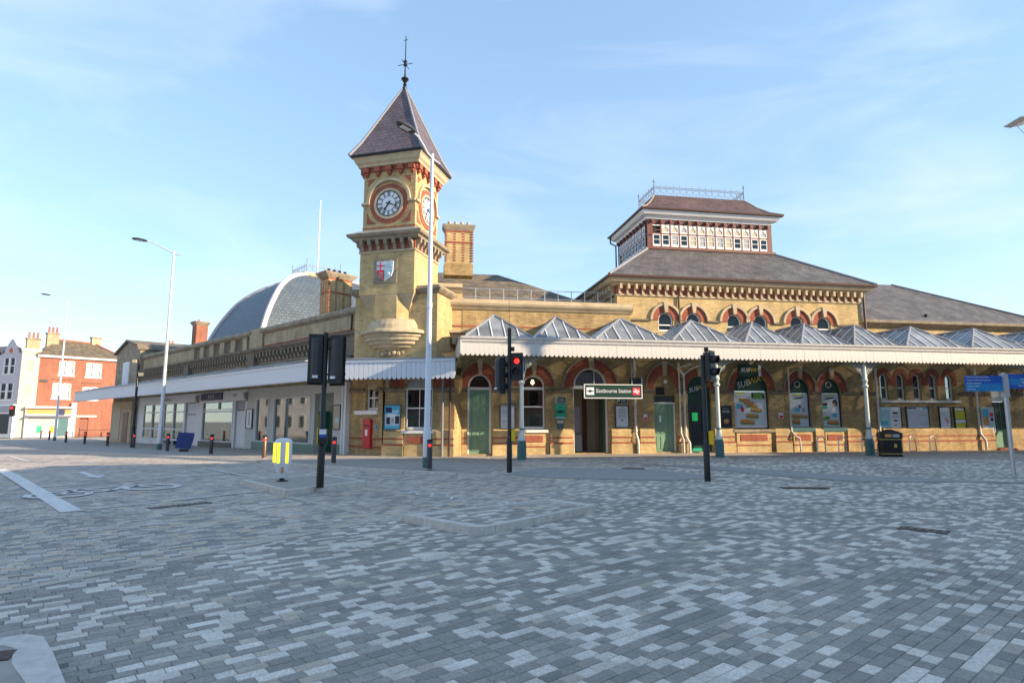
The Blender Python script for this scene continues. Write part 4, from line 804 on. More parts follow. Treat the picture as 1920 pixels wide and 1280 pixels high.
downpipe(PV, [(20.62, .2, 8.4), (20.62, .2, 6.2)], .06, 'gutter'); downpipe(PV, [(10.28, .22, 7.75), (10.28, .22, 5.9)], .05, 'gutter')
# ------------------------------------------------------------------ right hall behind the canopy
RH = thing('side_hall', 'low hall with hipped grey slate roof right of the lantern pavilion', 'station building', FM)
bx(20.9, 46, 0.8, 11, 4.8, 6.62).build('wall', 'brick_clean', RH)
MB().ext_x([(.9, 6.55), (.72, 6.58), (.62, 6.68), (.42, 6.78), (.40, 6.92), (.9, 6.95)], 20.7, 46).build('coping', 'stone_grey', RH)
MB().add([(20.95, .6, 6.9), (33.5, .6, 6.9), (33.5, 10.5, 6.9), (20.95, 10.5, 6.9), (20.95, 5.5, 10.15), (27.2, 5.5, 10.15)], [(0, 1, 5, 4), (1, 2, 5), (2, 3, 4, 5), (3, 0, 4)]).build('roof', 'slate', RH)
MB().cyl((27.2, 5.5, 10.18), (33.5, .6, 6.95), .05, n=6).build('hip_lead', 'lead', RH); MB().lathe([(.09, 6.95), (.06, 7.1), (.05, 7.35), (.09, 7.36), (.09, 7.45), (0, 7.46)], 25.3, 1.2, 8).build('roof_vent', 'black', RH)
# ------------------------------------------------------------------ clock tower
CT = thing('clock_tower', 'square yellow brick clock tower with pyramid slate roof and finial', 'clock tower', TM)
MB().box(-1.7, 2.25, -0.92, 2.6, 3.6, 7.15).build('base_block', 'brick_clean', CT)
cornice(CT, -1.7, 2.25, -.92, 2.6, [(0, 7.10), (.10, 7.15), (.22, 7.25), (.26, 7.32), (.14, 7.36), (.14, 7.45), (0, 7.46)], 'stone_grey', 'base_coping')
MB().box(-1.32, 1.32, -1.32, 1.32, 7.1, 9.0).build('shaft', 'brick_clean', CT)
# chamfered lower shaft: octagon below, square above, with stone broaches
def octo(h, c, z): return [(-h + c, -h, z), (h - c, -h, z), (h, -h + c, z), (h, h - c, z), (h - c, h, z), (-h + c, h, z), (-h, h - c, z), (-h, -h + c, z)]
o8 = MB(); o8.v = octo(1.315, .80, 5.95) + octo(1.315, .80, 7.1); o8.f = [(i, (i + 1) % 8, (i + 1) % 8 + 8, i + 8) for i in range(8)]; o8.build('chamfered_shaft', 'brick_clean', CT)
for sx, sy in ((-1, -1), (1, -1), (1, 1), (-1, 1)):
    h = 1.317; c = .80
    MB().add([(sx * h, sy * (h - c), 7.12), (sx * (h - c), sy * h, 7.12), (sx * h, sy * h, 7.12), (sx * (h - c * .5), sy * (h - c * .5), 6.35)], [(0, 1, 2), (0, 1, 3), (1, 2, 3), (2, 0, 3)]).build('broach_stone', 'stone', CT)
MB().lathe([(1.25, 6.02), (1.40, 5.98), (1.52, 5.75), (1.55, 5.56), (1.74, 5.50), (1.80, 5.42), (1.80, 5.36), (1.66, 5.34), (1.66, 5.22), (1.60, 5.20), (1.57, 5.06), (1.48, 5.04), (1.44, 4.90), (1.34, 4.88), (1.28, 4.76), (1.14, 4.74), (1.04, 4.64), (.95, 4.40), (.8, 4.1)], .12, 0.0, 32).build('corbel_bowl', 'stone', CT)
for i in range(17):
    a = PI + PI * (i + .5) / 17; r_ = 1.03
    b_ = MB().lathe([(0, -.10), (.085, -.06), (.11, 0), (.085, .07), (0, .11)], 0, 0, 7).build('carved_leaf', 'stone_grey' if i % 3 else 'stone', CT); b_.location = (.12 + r_ * math.cos(a), r_ * math.sin(a), 4.50 + .04 * (i % 2)); b_.scale = (1, 1, 1.15)
# shield of arms
bx(-.62, .50, -1.345, -1.31, 7.58, 8.66).build('shield_panel', 'stone_grey', CT)
sh = [(-.46, 8.52), (-.36, 8.58), (-.2, 8.52), (-.06, 8.57), (.1, 8.52), (.24, 8.60), (.34, 8.54), (.33, 8.1), (.25, 7.88), (-.06, 7.68), (-.37, 7.88), (-.45, 8.1)]
S_ = MB().ext_y(sh, -1.40, -1.345).build('coat_of_arms', 'print_pale', CT)
MB().ext_y([(-.06, 7.70), (.24, 7.89), (.32, 8.1), (.32, 8.16), (-.06, 8.16)], -1.412, -1.398).build('blue_quarter', 'print_aqua', S_)
MB().ext_y([(-.44, 8.16), (-.44, 8.1), (-.36, 7.89), (-.07, 7.70), (-.07, 8.16)], -1.412, -1.398).build('red_quarter', 'logored', S_)
MB().box(-.45, -.06, -1.41, -1.398, 8.33, 8.38).box(-.28, -.23, -1.411, -1.398, 8.17, 8.52).build('red_cross', 'logored', S_)
o = MB().lathe([(0, -.02), (.09, 0), (.05, .03), (0, .03)], 0, 0, 10).build('badge', 'print_pale', S_); o.rotation_euler = (PI / 2, 0, 0); o.location = (.12, -1.41, 7.98)
for z in (8.02, 7.93, 7.84): MB().box(-.33, -.12, -1.42, -1.41, z, z + .035).build('gold_bar', 'blind', S_)
for i in range(3): MB().box(.02 + i * .1, .08 + i * .1, -1.41, -1.398, 8.28, 8.44).build('arms_charge', 'print_aqua', S_)
# bracketed cornice
MB().sq([(1.33, 8.96), (1.38, 9.0), (1.38, 9.06), (1.33, 9.08)]).build('string_course', 'stone', CT)
MB().sq([(1.325, 9.06), (1.325, 9.55)]).build('red_frieze', 'red', CT)
MB().sq([(1.3, 9.50), (1.58, 9.52), (1.62, 9.60), (1.76, 9.66), (1.80, 9.78), (1.74, 9.82), (1.3, 9.83)]).build('cornice', 'stone_grey', CT)
MB().sq([(1.72, 9.825), (1.35, 10.02), (1.30, 10.02), (1.30, 9.9)]).build('lead_weathering', 'lead', CT)
tb = MB().ext_x([(0, 9.06), (-.08, 9.08), (-.12, 9.25), (-.24, 9.34), (-.26, 9.52), (0, 9.52)], -.075, .075).build('bracket', 'stone_grey', CT); tb.location = (-1.18, -1.32, 0)
for side in range(4):
    for i in range(7):
        if side == 0 and i == 0: continue
        p = Matrix.Rotation(side * PI / 2, 3, 'Z') @ Vector((-1.18 + i * .393, -1.32, 0)); inst(tb, 'bracket', CT, p, side * PI / 2)
MB().box(-1.27, 1.27, -1.27, 1.27, 9.83, 12.95).build('clock_stage', 'brick_clean', CT)
MB().sq([(1.275, 10.12), (1.285, 10.12), (1.285, 10.17), (1.275, 10.17)]).build('red_band', 'red', CT)
DIG = ['XII', 'I', 'II', 'III', 'IIII', 'V', 'VI', 'VII', 'VIII', 'IX', 'X', 'XI']
def clock(side):
    rt = Matrix.Rotation(side * PI / 2, 4, 'Z'); cz = 11.22; y = -1.27
    def put(b_, name, m, parent=CT, smooth=False):
        o = b_.build(name, m, parent, smooth)
        if parent is CT: o.rotation_euler = (0, 0, side * PI / 2)
        return o
    put(MB().arch(0, cz, .72, .72, .92, .92, y - .03, y + .02, 32, 0, 2 * PI), 'red_clock_ring', 'red')
    put(MB().arch(0, cz, .60, .60, .72, .72, y - .06, y + .02, 32, 0, 2 * PI), 'clock_surround', 'stone')
    put(MB().arch(0, cz + .12, .94, .94, 1.06, 1.06, y - .11, y + .02, 24, 0, PI).box(-1.29, -.94, y - .11, y + .02, cz + .02, cz + .12).box(.94, 1.29, y - .11, y + .02, cz + .02, cz + .12), 'clock_hood', 'stone')
    for sx in (-1, 1):
        put(MB().ext_y([(sx * 1.05, 12.44), (sx * .72, 12.44), (sx * 1.05, 12.12)], y - .02, y + .01), 'red_spandrel', 'red')
        put(MB().ext_y([(sx * 1.07, 10.34), (sx * .62, 10.34), (sx * .9, 10.52), (sx * 1.07, 10.86)], y - .02, y + .01), 'red_spandrel', 'red')
    face = put(MB().cyl((0, y - .02, cz), (0, y - .045, cz), .60, n=40), 'clock_face', 'print_white')
    n = MB().arch(0, cz, .55, .55, .60, .60, y - .06, y - .046, 36, 0, 2 * PI).arch(0, cz, .325, .325, .345, .345, y - .052, y - .046, 30, 0, 2 * PI)
    for k in range(12):
        a = PI / 2 - k * PI / 6; d = Vector((math.cos(a), math.sin(a))); q = Vector((-d.y, d.x)); cnt = [3, 1, 2, 3, 3, 2, 2, 3, 4, 2, 2, 2][k]
        for j in range(cnt):
            off = (j - (cnt - 1) / 2) * .045; p0 = d * .36 + q * off; p1 = d * .54 + q * off * 1.2; w = q * .013
            n.ext_y([(p0 + w)[:], (p1 + w)[:], (p1 - w)[:], (p0 - w)[:]][0:4] if False else [((p0 + w).x, cz + (p0 + w).y), ((p1 + w).x, cz + (p1 + w).y), ((p1 - w).x, cz + (p1 - w).y), ((p0 - w).x, cz + (p0 - w).y)], y - .054, y - .046)
    n.build('numerals', 'black', face)
    hd = MB()
    for ang, ln, wd in ((-108, .46, .028), (-217.5 + 3, .36, .04)):
        a = R(90 + ang); d = Vector((math.cos(a), math.sin(a))); q = Vector((-d.y, d.x)); P = [d * -.12 + q * wd, d * ln * .7 + q * wd * .6, d * ln * .72 + q * wd * 1.7, d * ln, d * ln * .72 - q * wd * 1.7, d * ln * .7 - q * wd * .6, d * -.12 - q * wd]
        hd.ext_y([(p.x, cz + p.y) for p in P], y - .075 - (.01 if ln > .4 else 0), y - .068 - (.01 if ln > .4 else 0))
    hd.cyl((0, y - .046, cz), (0, y - .09, cz), .04, n=12); hd.build('clock_hands', 'black', face)
for s_ in range(4): clock(s_)
tr = MB().box(-.14, .14, -.20, .02, 12.72, 12.96).box(-.09, .09, -.14, .02, 12.60, 12.72).box(-.05, .05, -.07, .02, 12.52, 12.60).build('red_corbel', 'red', CT); tr.location = (-1.12, -1.27, 0)
for side in range(4):
    for i in range(5):
        if side == 0 and i == 0: continue
        inst(tr, 'red_corbel', CT, Matrix.Rotation(side * PI / 2, 3, 'Z') @ Vector((-1.12 + i * .56, -1.27, 0)), side * PI / 2)
MB().sq([(1.275, 12.78), (1.34, 12.79), (1.34, 12.955), (1.275, 12.96)]).build('red_band', 'red', CT)
MB().sq([(1.2, 12.96), (1.48, 12.965), (1.50, 13.06), (1.58, 13.14), (1.64, 13.30), (1.68, 13.34), (1.68, 13.38), (1.2, 13.39)]).build('eaves_cornice', 'stone', CT)
MB().sq([(1.2, 13.385), (1.76, 13.39), (1.76, 13.46), (1.2, 13.47)]).build('gutter', 'black', CT)
MB().sq([(1.78, 13.465), (1.42, 14.15), (1.06, 15.0), (.02, 17.5)]).build('roof', 'slate_purple', CT)
for k in range(4):
    pr = [(1.78, 13.48), (1.42, 14.165), (1.06, 15.015), (.02, 17.52)]; a = PI / 4 + k * PI / 2
    MB().tube([(h * 1.4142 * math.cos(a), h * 1.4142 * math.sin(a), z) for h, z in pr], [.09, .075, .065, .045], 6).build('hip_lead', 'lead', CT)
MB().lathe([(.10, 17.3), (.12, 17.45), (.06, 17.55), (.10, 17.62), (.05, 17.70), (.14, 17.84), (.19, 17.90), (.17, 17.95), (.05, 17.98), (.03, 18.5), (.02, 20.15), (0, 20.2)], 0, 0, 12).build('finial', 'black', CT, smooth=True)
MB().cyl((-.38, 0, 18.68), (.38, 0, 18.68), .018, n=6).cyl((0, -.38, 18.68), (0, .38, 18.68), .018, n=6).cyl((0, 0, 18.5), (0, 0, 20.0), .021, n=6).lathe([(0, 18.52), (.10, 18.62), (.06, 18.74), (.10, 18.84), (0, 18.95)], 0, 0, 8).cyl((-.12, 0, 19.95), (.12, 0, 19.95), .014, n=5).build('weather_vane', 'black', CT)
# ------------------------------------------------------------------ angled ground floor wall below the tower
AW = thing('corner_wall', 'angled yellow brick corner wall with sash window under the clock tower', 'station building', CM)
MB().holed([(0, -.1), (3.05, -.1), (3.05, 3.62), (0, 3.62)], [arch_pts(1.5, .62, 1.2, 3.15, 0.25)], 0, .3).build('wall', 'brick', AW)
bx(3.05, 3.1, 0.002, 1.6, -.1, 3.6).build('wall_return', 'brick', AW); bx(-.02, -.001, 0.004, .4, -.1, 3.6).build('wall_return', 'brick', AW)
sash(AW, 'window', 1.5, .61, 1.22, 3.02, 0, .14, meet=2.15, blind=.85, bars=1); bx(.9, 2.1, .12, .2, 3.02, 3.42).build('window_head_board', 'print_grey', AW)
bx(.78, 2.22, -.14, .1, 1.07, 1.20).build('window_sill', 'white', AW)
for a, b_ in ((-.03, .86), (2.14, 3.08)):
    q = MB().box(a, b_, -.10, .01, -.05, 1.16); q.ext_x([(.01, 1.16), (-.10, 1.16), (.01, 1.28)], a, b_); q.box(a - .04, b_ + .02, -.15, -.10, -.05, .60); p_ = q.build('plinth_pier', 'brick_clean', AW); bx(a - .045, b_ + .03, -.158, -.02, .55, .625).build('red_band', 'red', p_); bx(a - .005, b_ + .005, -.107, -.02, .80, .875).build('red_band', 'red', p_)
    MB().ext_x([(.01, 2.82), (-.09, 2.88), (-.11, 2.98), (-.06, 3.05), (.01, 3.05)], a, b_).build('string_course', 'stone_dark', AW); bx(a, b_, -.02, .01, 3.06, 3.6).build('red_frieze', 'red', AW)
bx(.9, 2.1, -.05, .01, -.05, 1.06).build('window_apron', 'brick_clean', AW); bx(1.05, 1.8, -.075, -.04, .64, .94).build('red_panel', 'red', AW)
downpipe(AW, [(2.62, -.2, 3.6), (2.62, -.2, .08)], .05, 'pipe_grey'); downpipe(AW, [(2.92, -.12, 3.6), (2.92, -.12, .08)], .045, 'gutter')
# ------------------------------------------------------------------ shop wing (x negative along the wing)
SW = thing('shop_wing', 'long single storey shop wing with parapet and bracketed cornice left of tower', 'station building', LM)
HW = 34.0
# brick end bay with small window by the post box
MB().holed([(-2.45, -.3), (.1, -.3), (.1, 5.0), (-2.45, 5.0)], [[(-1.22, 2.08), (-.25, 2.08), (-.25, 3.25), (-1.22, 3.25)]], 0, .25).build('wall', 'brick', SW)
sash(SW, 'window', -.735, .48, 2.08, 3.25, 0, .12, meet=2.62, bars=1, fr=.06); bx(-1.95, -.2, -.12, .1, 1.88, 2.06).build('window_sill', 'white', SW)
for a, b_ in ((-2.44, -1.3), (-.25, .06)): MB().ext_x([(.01, 2.88), (-.09, 2.92), (-.11, 3.0), (-.06, 3.07), (.01, 3.07)], a, b_).build('string_course', 'stone_dark', SW)
for z in (.42, .78): bx(-2.43, .08, -.03, .005, z, z + .08).build('red_band', 'red', SW)
# upper wall, cornice with brackets, parapet
bx(-HW, .4, .05, .5, 3.0, 5.0).build('upper_wall', 'brick_wing', SW)
bx(-HW, .3, .02, .5, 4.9, 5.46).build('red_frieze', 'red', SW)
MB().ext_x([(.5, 5.44), (-.30, 5.44), (-.34, 5.52), (-.44, 5.60), (-.46, 5.70), (-.30, 5.76), (-.06, 5.80), (.5, 5.8)], -HW, .3).build('cornice', 'stone_dark', SW)
MB().ext_x([(.04, 4.80), (-.05, 4.82), (-.05, 4.90), (.04, 4.92)], -HW, .3).build('lower_string', 'stone_grey', SW)
wb = MB().ext_x([(.03, 4.93), (-.10, 4.95), (-.13, 5.12), (-.26, 5.22), (-.28, 5.44), (.03, 5.44)], -.085, .085).build('bracket', 'stone_grey', SW); wb.location = (-.2, 0, 0)
for i in range(1, 80): inst(wb, 'bracket', SW, (-.2 - i * .425, 0, 0))
for u in (12.7, 23.0, 2.2): bx(-u - .45, -u + .45, -.34, .02, 4.6, 5.44).build('cornice_console', 'stone_dark', SW)
bx(-HW, -23.0, .05, .45, 5.8, 6.62).build('parapet', 'brick_wing', SW); bx(-12.2, .2, .05, .45, 5.8, 6.62).build('parapet', 'brick_wing', SW); bx(-23.0, -12.2, .16, .45, 5.8, 6.62).build('parapet', 'stone_dark', SW)
for u in np.arange(12.75, 23.2, 1.71): bx(-u - .32, -u + .32, .02, .46, 5.8, 6.62).build('parapet_pier', 'brick_wing', SW)
bx(-13.6, -11.9, -.06, .5, 5.8, 6.98).build('parapet_block', 'brick_wing', SW)
MB().ext_x([(.5, 6.60), (.02, 6.60), (-.12, 6.72), (-.14, 6.84), (-.04, 6.96), (.5, 6.98)], -HW, -13.4).build('coping', 'stone_grey', SW)
MB().ext_x([(.5, 6.60), (.02, 6.60), (-.12, 6.72), (-.14, 6.84), (-.04, 6.96), (.5, 6.98)], -12.1, .1).build('coping', 'stone_grey', SW)
bx(-12.1, .25, .0, .05, 5.85, 5.92).build('red_band', 'red', SW)
MB().box(-HW, 0, .5, 12, 6.3, 6.4).box(-HW, 0, 2.5, 12, 0, 6.3).build('rear_block', 'lead', SW)
downpipe(SW, [(-2.6, .0, 6.9), (-2.6, -.02, 5.8)], .045, 'gutter')
# pedimented end block
EB = thing('gabled_end_block', 'small weathered block with shallow pediment at far end of shop wing', 'building', LM)
MB().ext_y([(-40.6, -.5), (-34.01, -.5), (-34.01, 7.4), (-34.6, 7.75), (-37.4, 8.35), (-40.6, 7.5)], -.25, 8.0).build('wall', 'stone_grey', EB)
MB().ext_y([(-40.9, 7.45), (-37.4, 8.40), (-34.3, 7.75), (-33.9, 7.45), (-33.9, 7.6), (-34.3, 7.92), (-37.4, 8.58), (-40.9, 7.65)], -.45, 8.0).build('coping', 'stone_dark', EB)
f = MB().box(-38.3, -36.5, -.31, -.24, 4.6, 6.6).build('window', 'white', EB); bx(-38.1, -36.7, -.33, -.31, 4.75, 6.45).build('pane', 'print_pale', f)
# shopfronts
def shopfront(x0, x1, z0, z1, bays, m, name='shopfront'):
    """bays: list of (x0,x1,kind,zb,zt)"""
    hs = [[(a, b0), (c, b0), (c, b1), (a, b1)] for (a, c, k, b0, b1) in bays]
    return MB().holed([(x0, z0), (x1, z0), (x1, z1), (x0, z1)], hs, -.06, .22).build(name, m, SW)
GZ = lambda u: -0.0083 * max(0, u)    # ground along the wing
s3 = shopfront(-13.45, -2.5, -.25, 3.45, [(-12.2, -10.6, 'w', .47, 2.85), (-10.0, -6.0, 'w', .47, 2.9), (-5.6, -3.85, 'd', .0, 2.95)], 'shopgrey')
bx(-12.55, -5.65, -.085, -.055, -.25, .44).build('stall_riser', 'shopgreen', SW); bx(-3.8, -2.5, -.085, -.055, -.2, .50).build('stall_riser', 'shopgreen', SW)
for a, b_ in ((-12.2, -10.6), (-10.0, -6.0)):
    w = MB().box(a, b_, -.10, .06, .44, .50).box(a, a + .07, -.09, .05, .5, 2.8).box(b_ - .07, b_, -.09, .05, .5, 2.8).box(a, b_, -.09, .05, 2.8, 2.88).build('shop_window', 'shoplight', SW); bx(a + .05, b_ - .05, .0, .008, .5, 2.82).build('pane', 'shopglass', w)
shop = MB().box(-12.6, -5.8, 1.5, 1.6, -.1, 3.2).build('shop_interior', 'white', SW); bx(-12.6, -5.8, .2, 2.3, -.12, .0).build('floor', 'slab', shop); bx(-7.0, -6.3, .7, 1.2, 0, 2.1).build('display_stand', 'emerald', shop); bx(-6.9, -6.4, .66, .70, .9, 2.0).build('display_panel', 'yellow', shop); bx(-9.8, -8.0, .8, 1.3, 0, .95).build('counter', 'bun', shop); bx(-9.7, -8.1, 1.44, 1.49, 2.2, 2.75).build('wall_sign', 'print_black', shop); bx(-12.6, -5.8, .2, 2.4, 3.2, 3.25).build('ceiling', 'white', shop)
bx(-5.6, -3.85, 1.0, 1.05, -.1, 3.1).build('doorway_back', 'shopgrey', SW); bx(-5.2, -4.2, .95, .99, 0, 2.4).build('shop_door', 'pipe_grey', SW)
downpipe(SW, [(-2.75, -.22, 3.5), (-2.75, -.22, 0)], .075, 'shoplight')
bx(-2.62, -2.46, -.25, -.02, -.1, 3.4).build('end_pilaster', 'shoplight', SW)
s1 = shopfront(-20.95, -13.46, -.35, 3.45, [(-20.2, -15.3, 'w', .34, 2.75), (-15.05, -13.65, 'd', -.1, 2.8)], 'shoplight')
w = MB().box(-20.2, -15.3, -.10, .04, .30, .36).box(-20.2, -15.3, -.10, .04, 2.14, 2.22).box(-20.2, -15.3, -.10, .04, 2.30, 2.34).box(-20.2, -20.1, -.09, .05, .34, 2.75).box(-15.4, -15.3, -.09, .05, .34, 2.75).box(-17.6, -17.53, -.08, .05, 2.34, 2.75).build('shop_window', 'shoplight', SW); bx(-20.15, -15.35, .0, .008, .36, 2.74).build('pane', 'shopglass', w)
bx(-20.6, -15.3, -.09, -.055, -.35, .28).build('stall_riser', 'darkgrey', SW)
i1 = bx(-20.9, -13.5, 2.3, 2.4, -.3, 3.2).build('shop_interior', 'maroon', SW); bx(-20.9, -13.5, .2, 2.4, -.32, -.1).build('floor', 'maroon', i1); bx(-20.9, -13.5, .2, 2.4, 2.95, 3.0).build('ceiling', 'brick_wing', i1)
for k, (u, z, mm) in enumerate(((16.0, .9, 'print_white'), (16.6, 1.2, 'yellow'), (17.6, .7, 'print_white'), (18.4, 1.0, 'bun'), (19.2, .9, 'print_grey'), (16.2, 2.0, 'skin'), (17.2, .6, 'maroon'))): bx(-u - .22, -u + .22, .8 + .1 * (k % 3), 1.2, .3, .3 + z).build('display_item', mm, i1)
panel_door(SW, 'shop_door', -15.0, -13.7, -.12, 2.2, .05, 'shoplight', 1); bx(-15.0, -13.7, .05, .06, 2.25, 2.78).build('door_fanlight', 'print_grey', SW)
sg = bx(-20.45, -17.0, -.13, -.065, 2.92, 3.38).build('shop_sign', 'navy', SW); text('sign_lettering', 'B R 2 2', .34, sg, (-18.7, -.14, 3.15), 'print_white')
text('sign_lettering', 'COFFEE', .2, sg, (-15.2, -.075, 3.15), 'print_grey')
s2 = shopfront(-34.0, -20.96, -.5, 3.45, [(-32.4, -28.2, 'w', .2, 2.8), (-27.6, -23.6, 'w', -.1, 2.8), (-23.3, -21.3, 'd', -.2, 2.85)], 'shoplight')
for a, b_ in ((-32.4, -28.2), (-27.6, -23.6)):
    w = MB().box(a, b_, -.1, .04, .95, 1.05).box(a, b_, -.1, .04, 2.2, 2.27).box((a + b_) / 2 - .05, (a + b_) / 2 + .05, -.09, .05, -.1, 2.8).box(a, b_, -.1, .04, .2, .3).build('shop_window', 'shoplight', SW); bx(a, b_, .0, .008, .2, 2.8).build('pane', 'shopglass', w)
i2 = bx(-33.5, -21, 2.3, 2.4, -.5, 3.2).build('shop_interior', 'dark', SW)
for k, (u, z, mm) in enumerate(((25.0, 1.4, 'yellow'), (24.4, 1.9, 'print_white'), (26.4, 1.6, 'print_pink'), (29.2, 1.2, 'print_cyan'), (30.6, 1.9, 'bun'), (24.0, 1.0, 'print_white'), (31.6, 1.5, 'print_white'))): bx(-u - .35, -u + .35, .6 + .15 * (k % 3), 1.4, -.2, -.2 + z).build('display_item', mm, i2)
panel_door(SW, 'shop_door', -23.2, -21.4, -.25, 2.0, .05, 'shoplight', 2)
bx(-23.2, -21.4, .04, .06, 2.05, 2.8).build('door_fanlight', 'print_pale', SW)
text('sign_lettering', 'SANDWICHES', .26, s2, (-27.2, -.075, 3.12), 'print_grey')
e_ = bx(-40.2, -34.4, -.40, -.26, -.5, 3.2).build('end_shopfront', 'stone', EB); bx(-39.6, -37.4, -.44, -.40, .0, 2.7).build('end_window', 'blind', e_); bx(-36.6, -35.2, -.44, -.40, -.4, 2.3).build('end_door', 'maroon', e_)
for u in (13.45, 21.0, 34.0): MB().ext_x([(-.05, 2.75), (-.25, 2.95), (-.3, 3.3), (-.05, 3.3)], -u - .1, -u + .1).build('console', 'irongrey', SW)
CH = chimney(SW, -9.2, 3.0, .85, 1.5, 7.0, 10.2, pots=4, potm='black', along='y')
chimney(EB, -36.0, 5.0, 1.0, 1.0, 7.4, 10.6, bands=False, pots=1, potm='terracotta', m='redwall')
# ------------------------------------------------------------------ domed roof behind the wing
AZD = -42.0
DN = (-16.2, 38.0); S_D = 12.6
DM = frame(DN, AZD + 180)   # x from far left corner towards near corner is +; near corner at x=0
DR = thing('domed_roof', 'square blue-grey slate dome with white ribs and iron cresting behind shops', 'domed roof', DM)
prof = [(0, 5.5), (.0, 6.6), (.035, 8.2), (.085, 9.6), (.15, 10.9), (.23, 11.8), (.32, 12.4), (.39, 12.7)]
def dome_ring(t, z): a = S_D * t; return [(-a, a, z), (-a, S_D - a, z), (-S_D + a, S_D - a, z), (-S_D + a, a, z)]
pd = []
for k in range(25):
    q = k / 24 * (len(prof) - 1); i = min(int(q), len(prof) - 2); f_ = q - i; p0 = prof[max(i - 1, 0)]; p1 = prof[i]; p2 = prof[i + 1]; p3 = prof[min(i + 2, len(prof) - 1)]
    cr = lambda a, b_, c, d: 0.5 * ((2 * b_) + (-a + c) * f_ + (2 * a - 5 * b_ + 4 * c - d) * f_ ** 2 + (-a + 3 * b_ - 3 * c + d) * f_ ** 3)
    pd.append((cr(p0[0], p1[0], p2[0], p3[0]), cr(p0[1], p1[1], p2[1], p3[1])))
db = MB()
for t, z in pd: db.v += dome_ring(t, z)
db.f = [(j * 4 + i, j * 4 + (i + 1) % 4, (j + 1) * 4 + (i + 1) % 4, (j + 1) * 4 + i) for j in range(len(pd) - 1) for i in range(4)] + [tuple((len(pd) - 1) * 4 + i for i in range(4))]
db.build('dome_slope', 'dome', DR, smooth=True)
for i in range(4): MB().tube([dome_ring(t, z)[i] for t, z in pd], .19, 8).build('rib', 'rendgrey', DR, smooth=True)
tt, tz = pd[-1]; rr = dome_ring(tt, tz); rb = MB()
rb.box(rr[2][0] - .25, rr[0][0] + .25, rr[0][1] - .25, rr[1][1] + .25, tz - .05, tz + .22); rb.build('deck_rim', 'stone', DR)
cresting(DR, [(p[0], p[1]) for p in rr], tz + .22, .75, step=.5)
FPm = DM @ Matrix.Translation((-S_D / 2 + .2, S_D / 2, tz + .2)); FP = thing('flagpole', 'tall bare white flagpole on top of the slate dome', 'flagpole', FPm)
MB().cyl((0, 0, 0), (0, 0, 6.3), .075, .045, 8).build('pole', 'white', FP); MB().lathe([(0, 6.28), (.07, 6.34), (.05, 6.42), (0, 6.45)], 0, 0, 8).build('cap', 'white', FP); MB().box(-.2, .2, -.2, .2, 0, .15).build('base', 'lead', FP)
# ------------------------------------------------------------------ front canopy
def roofglass():
    m, n, l, b = nodes_of('translucent_roof_glass'); o = n['Material Output']; b.inputs['Roughness'].default_value = .25
    t = n.new('ShaderNodeTexCoord'); z = n.new('ShaderNodeTexNoise'); z.inputs['Scale'].default_value = 1.4; z.inputs['Detail'].default_value = 6; l.new(t.outputs['Object'], z.inputs['Vector'])
    r = n.new('ShaderNodeValToRGB'); r.color_ramp.elements[0].position = .3; r.color_ramp.elements[0].color = (.20, .22, .24, 1); r.color_ramp.elements[1].position = .75; r.color_ramp.elements[1].color = (.42, .45, .48, 1); l.new(z.outputs['Fac'], r.inputs['Fac'])
    oi = n.new('ShaderNodeObjectInfo'); ra = n.new('ShaderNodeMapRange'); ra.inputs['To Min'].default_value = .62; ra.inputs['To Max'].default_value = 1.2; l.new(oi.outputs['Random'], ra.inputs['Value']); sx = n.new('ShaderNodeVectorMath'); sx.operation = 'SCALE'; l.new(r.outputs['Color'], sx.inputs[0]); l.new(ra.outputs['Result'], sx.inputs['Scale']); l.new(sx.outputs[0], b.inputs['Base Color'])
    tr = n.new('ShaderNodeBsdfTransparent'); tr.inputs['Color'].default_value = (.85, .9, .9, 1); x = n.new('ShaderNodeMixShader'); x.inputs[0].default_value = .38; l.new(b.outputs[0], x.inputs[1]); l.new(tr.outputs[0], x.inputs[2]); l.new(x.outputs[0], o.inputs['Surface']); return m
M['roofglass'] = roofglass()
FC = thing('front_canopy', 'white scalloped station canopy with ridged glass roof on iron columns', 'canopy', FM)
VAL = [-.77, 2.15, 4.62, 8.0, 11.34, 14.02, 16.63, 19.28, 22.74, 26.39, 30.0, 33.6, 37.2]
ZE, ZA, YF, YA = 4.96, 6.06, -3.62, -2.2
def plane_piece(poly, th=.012):
    """thin plate from a planar 3D polygon"""
    P = [Vector(p) for p in poly]; nrm = (P[1] - P[0]).cross(P[2] - P[0]).normalized() * th
    n = len(P); b_ = MB(); b_.add([tuple(p) for p in P] + [tuple(p + nrm) for p in P], [tuple(range(n)), tuple(range(2 * n - 1, n - 1, -1))] + [(i, (i + 1) % n, (i + 1) % n + n, i + n) for i in range(n)]); return b_
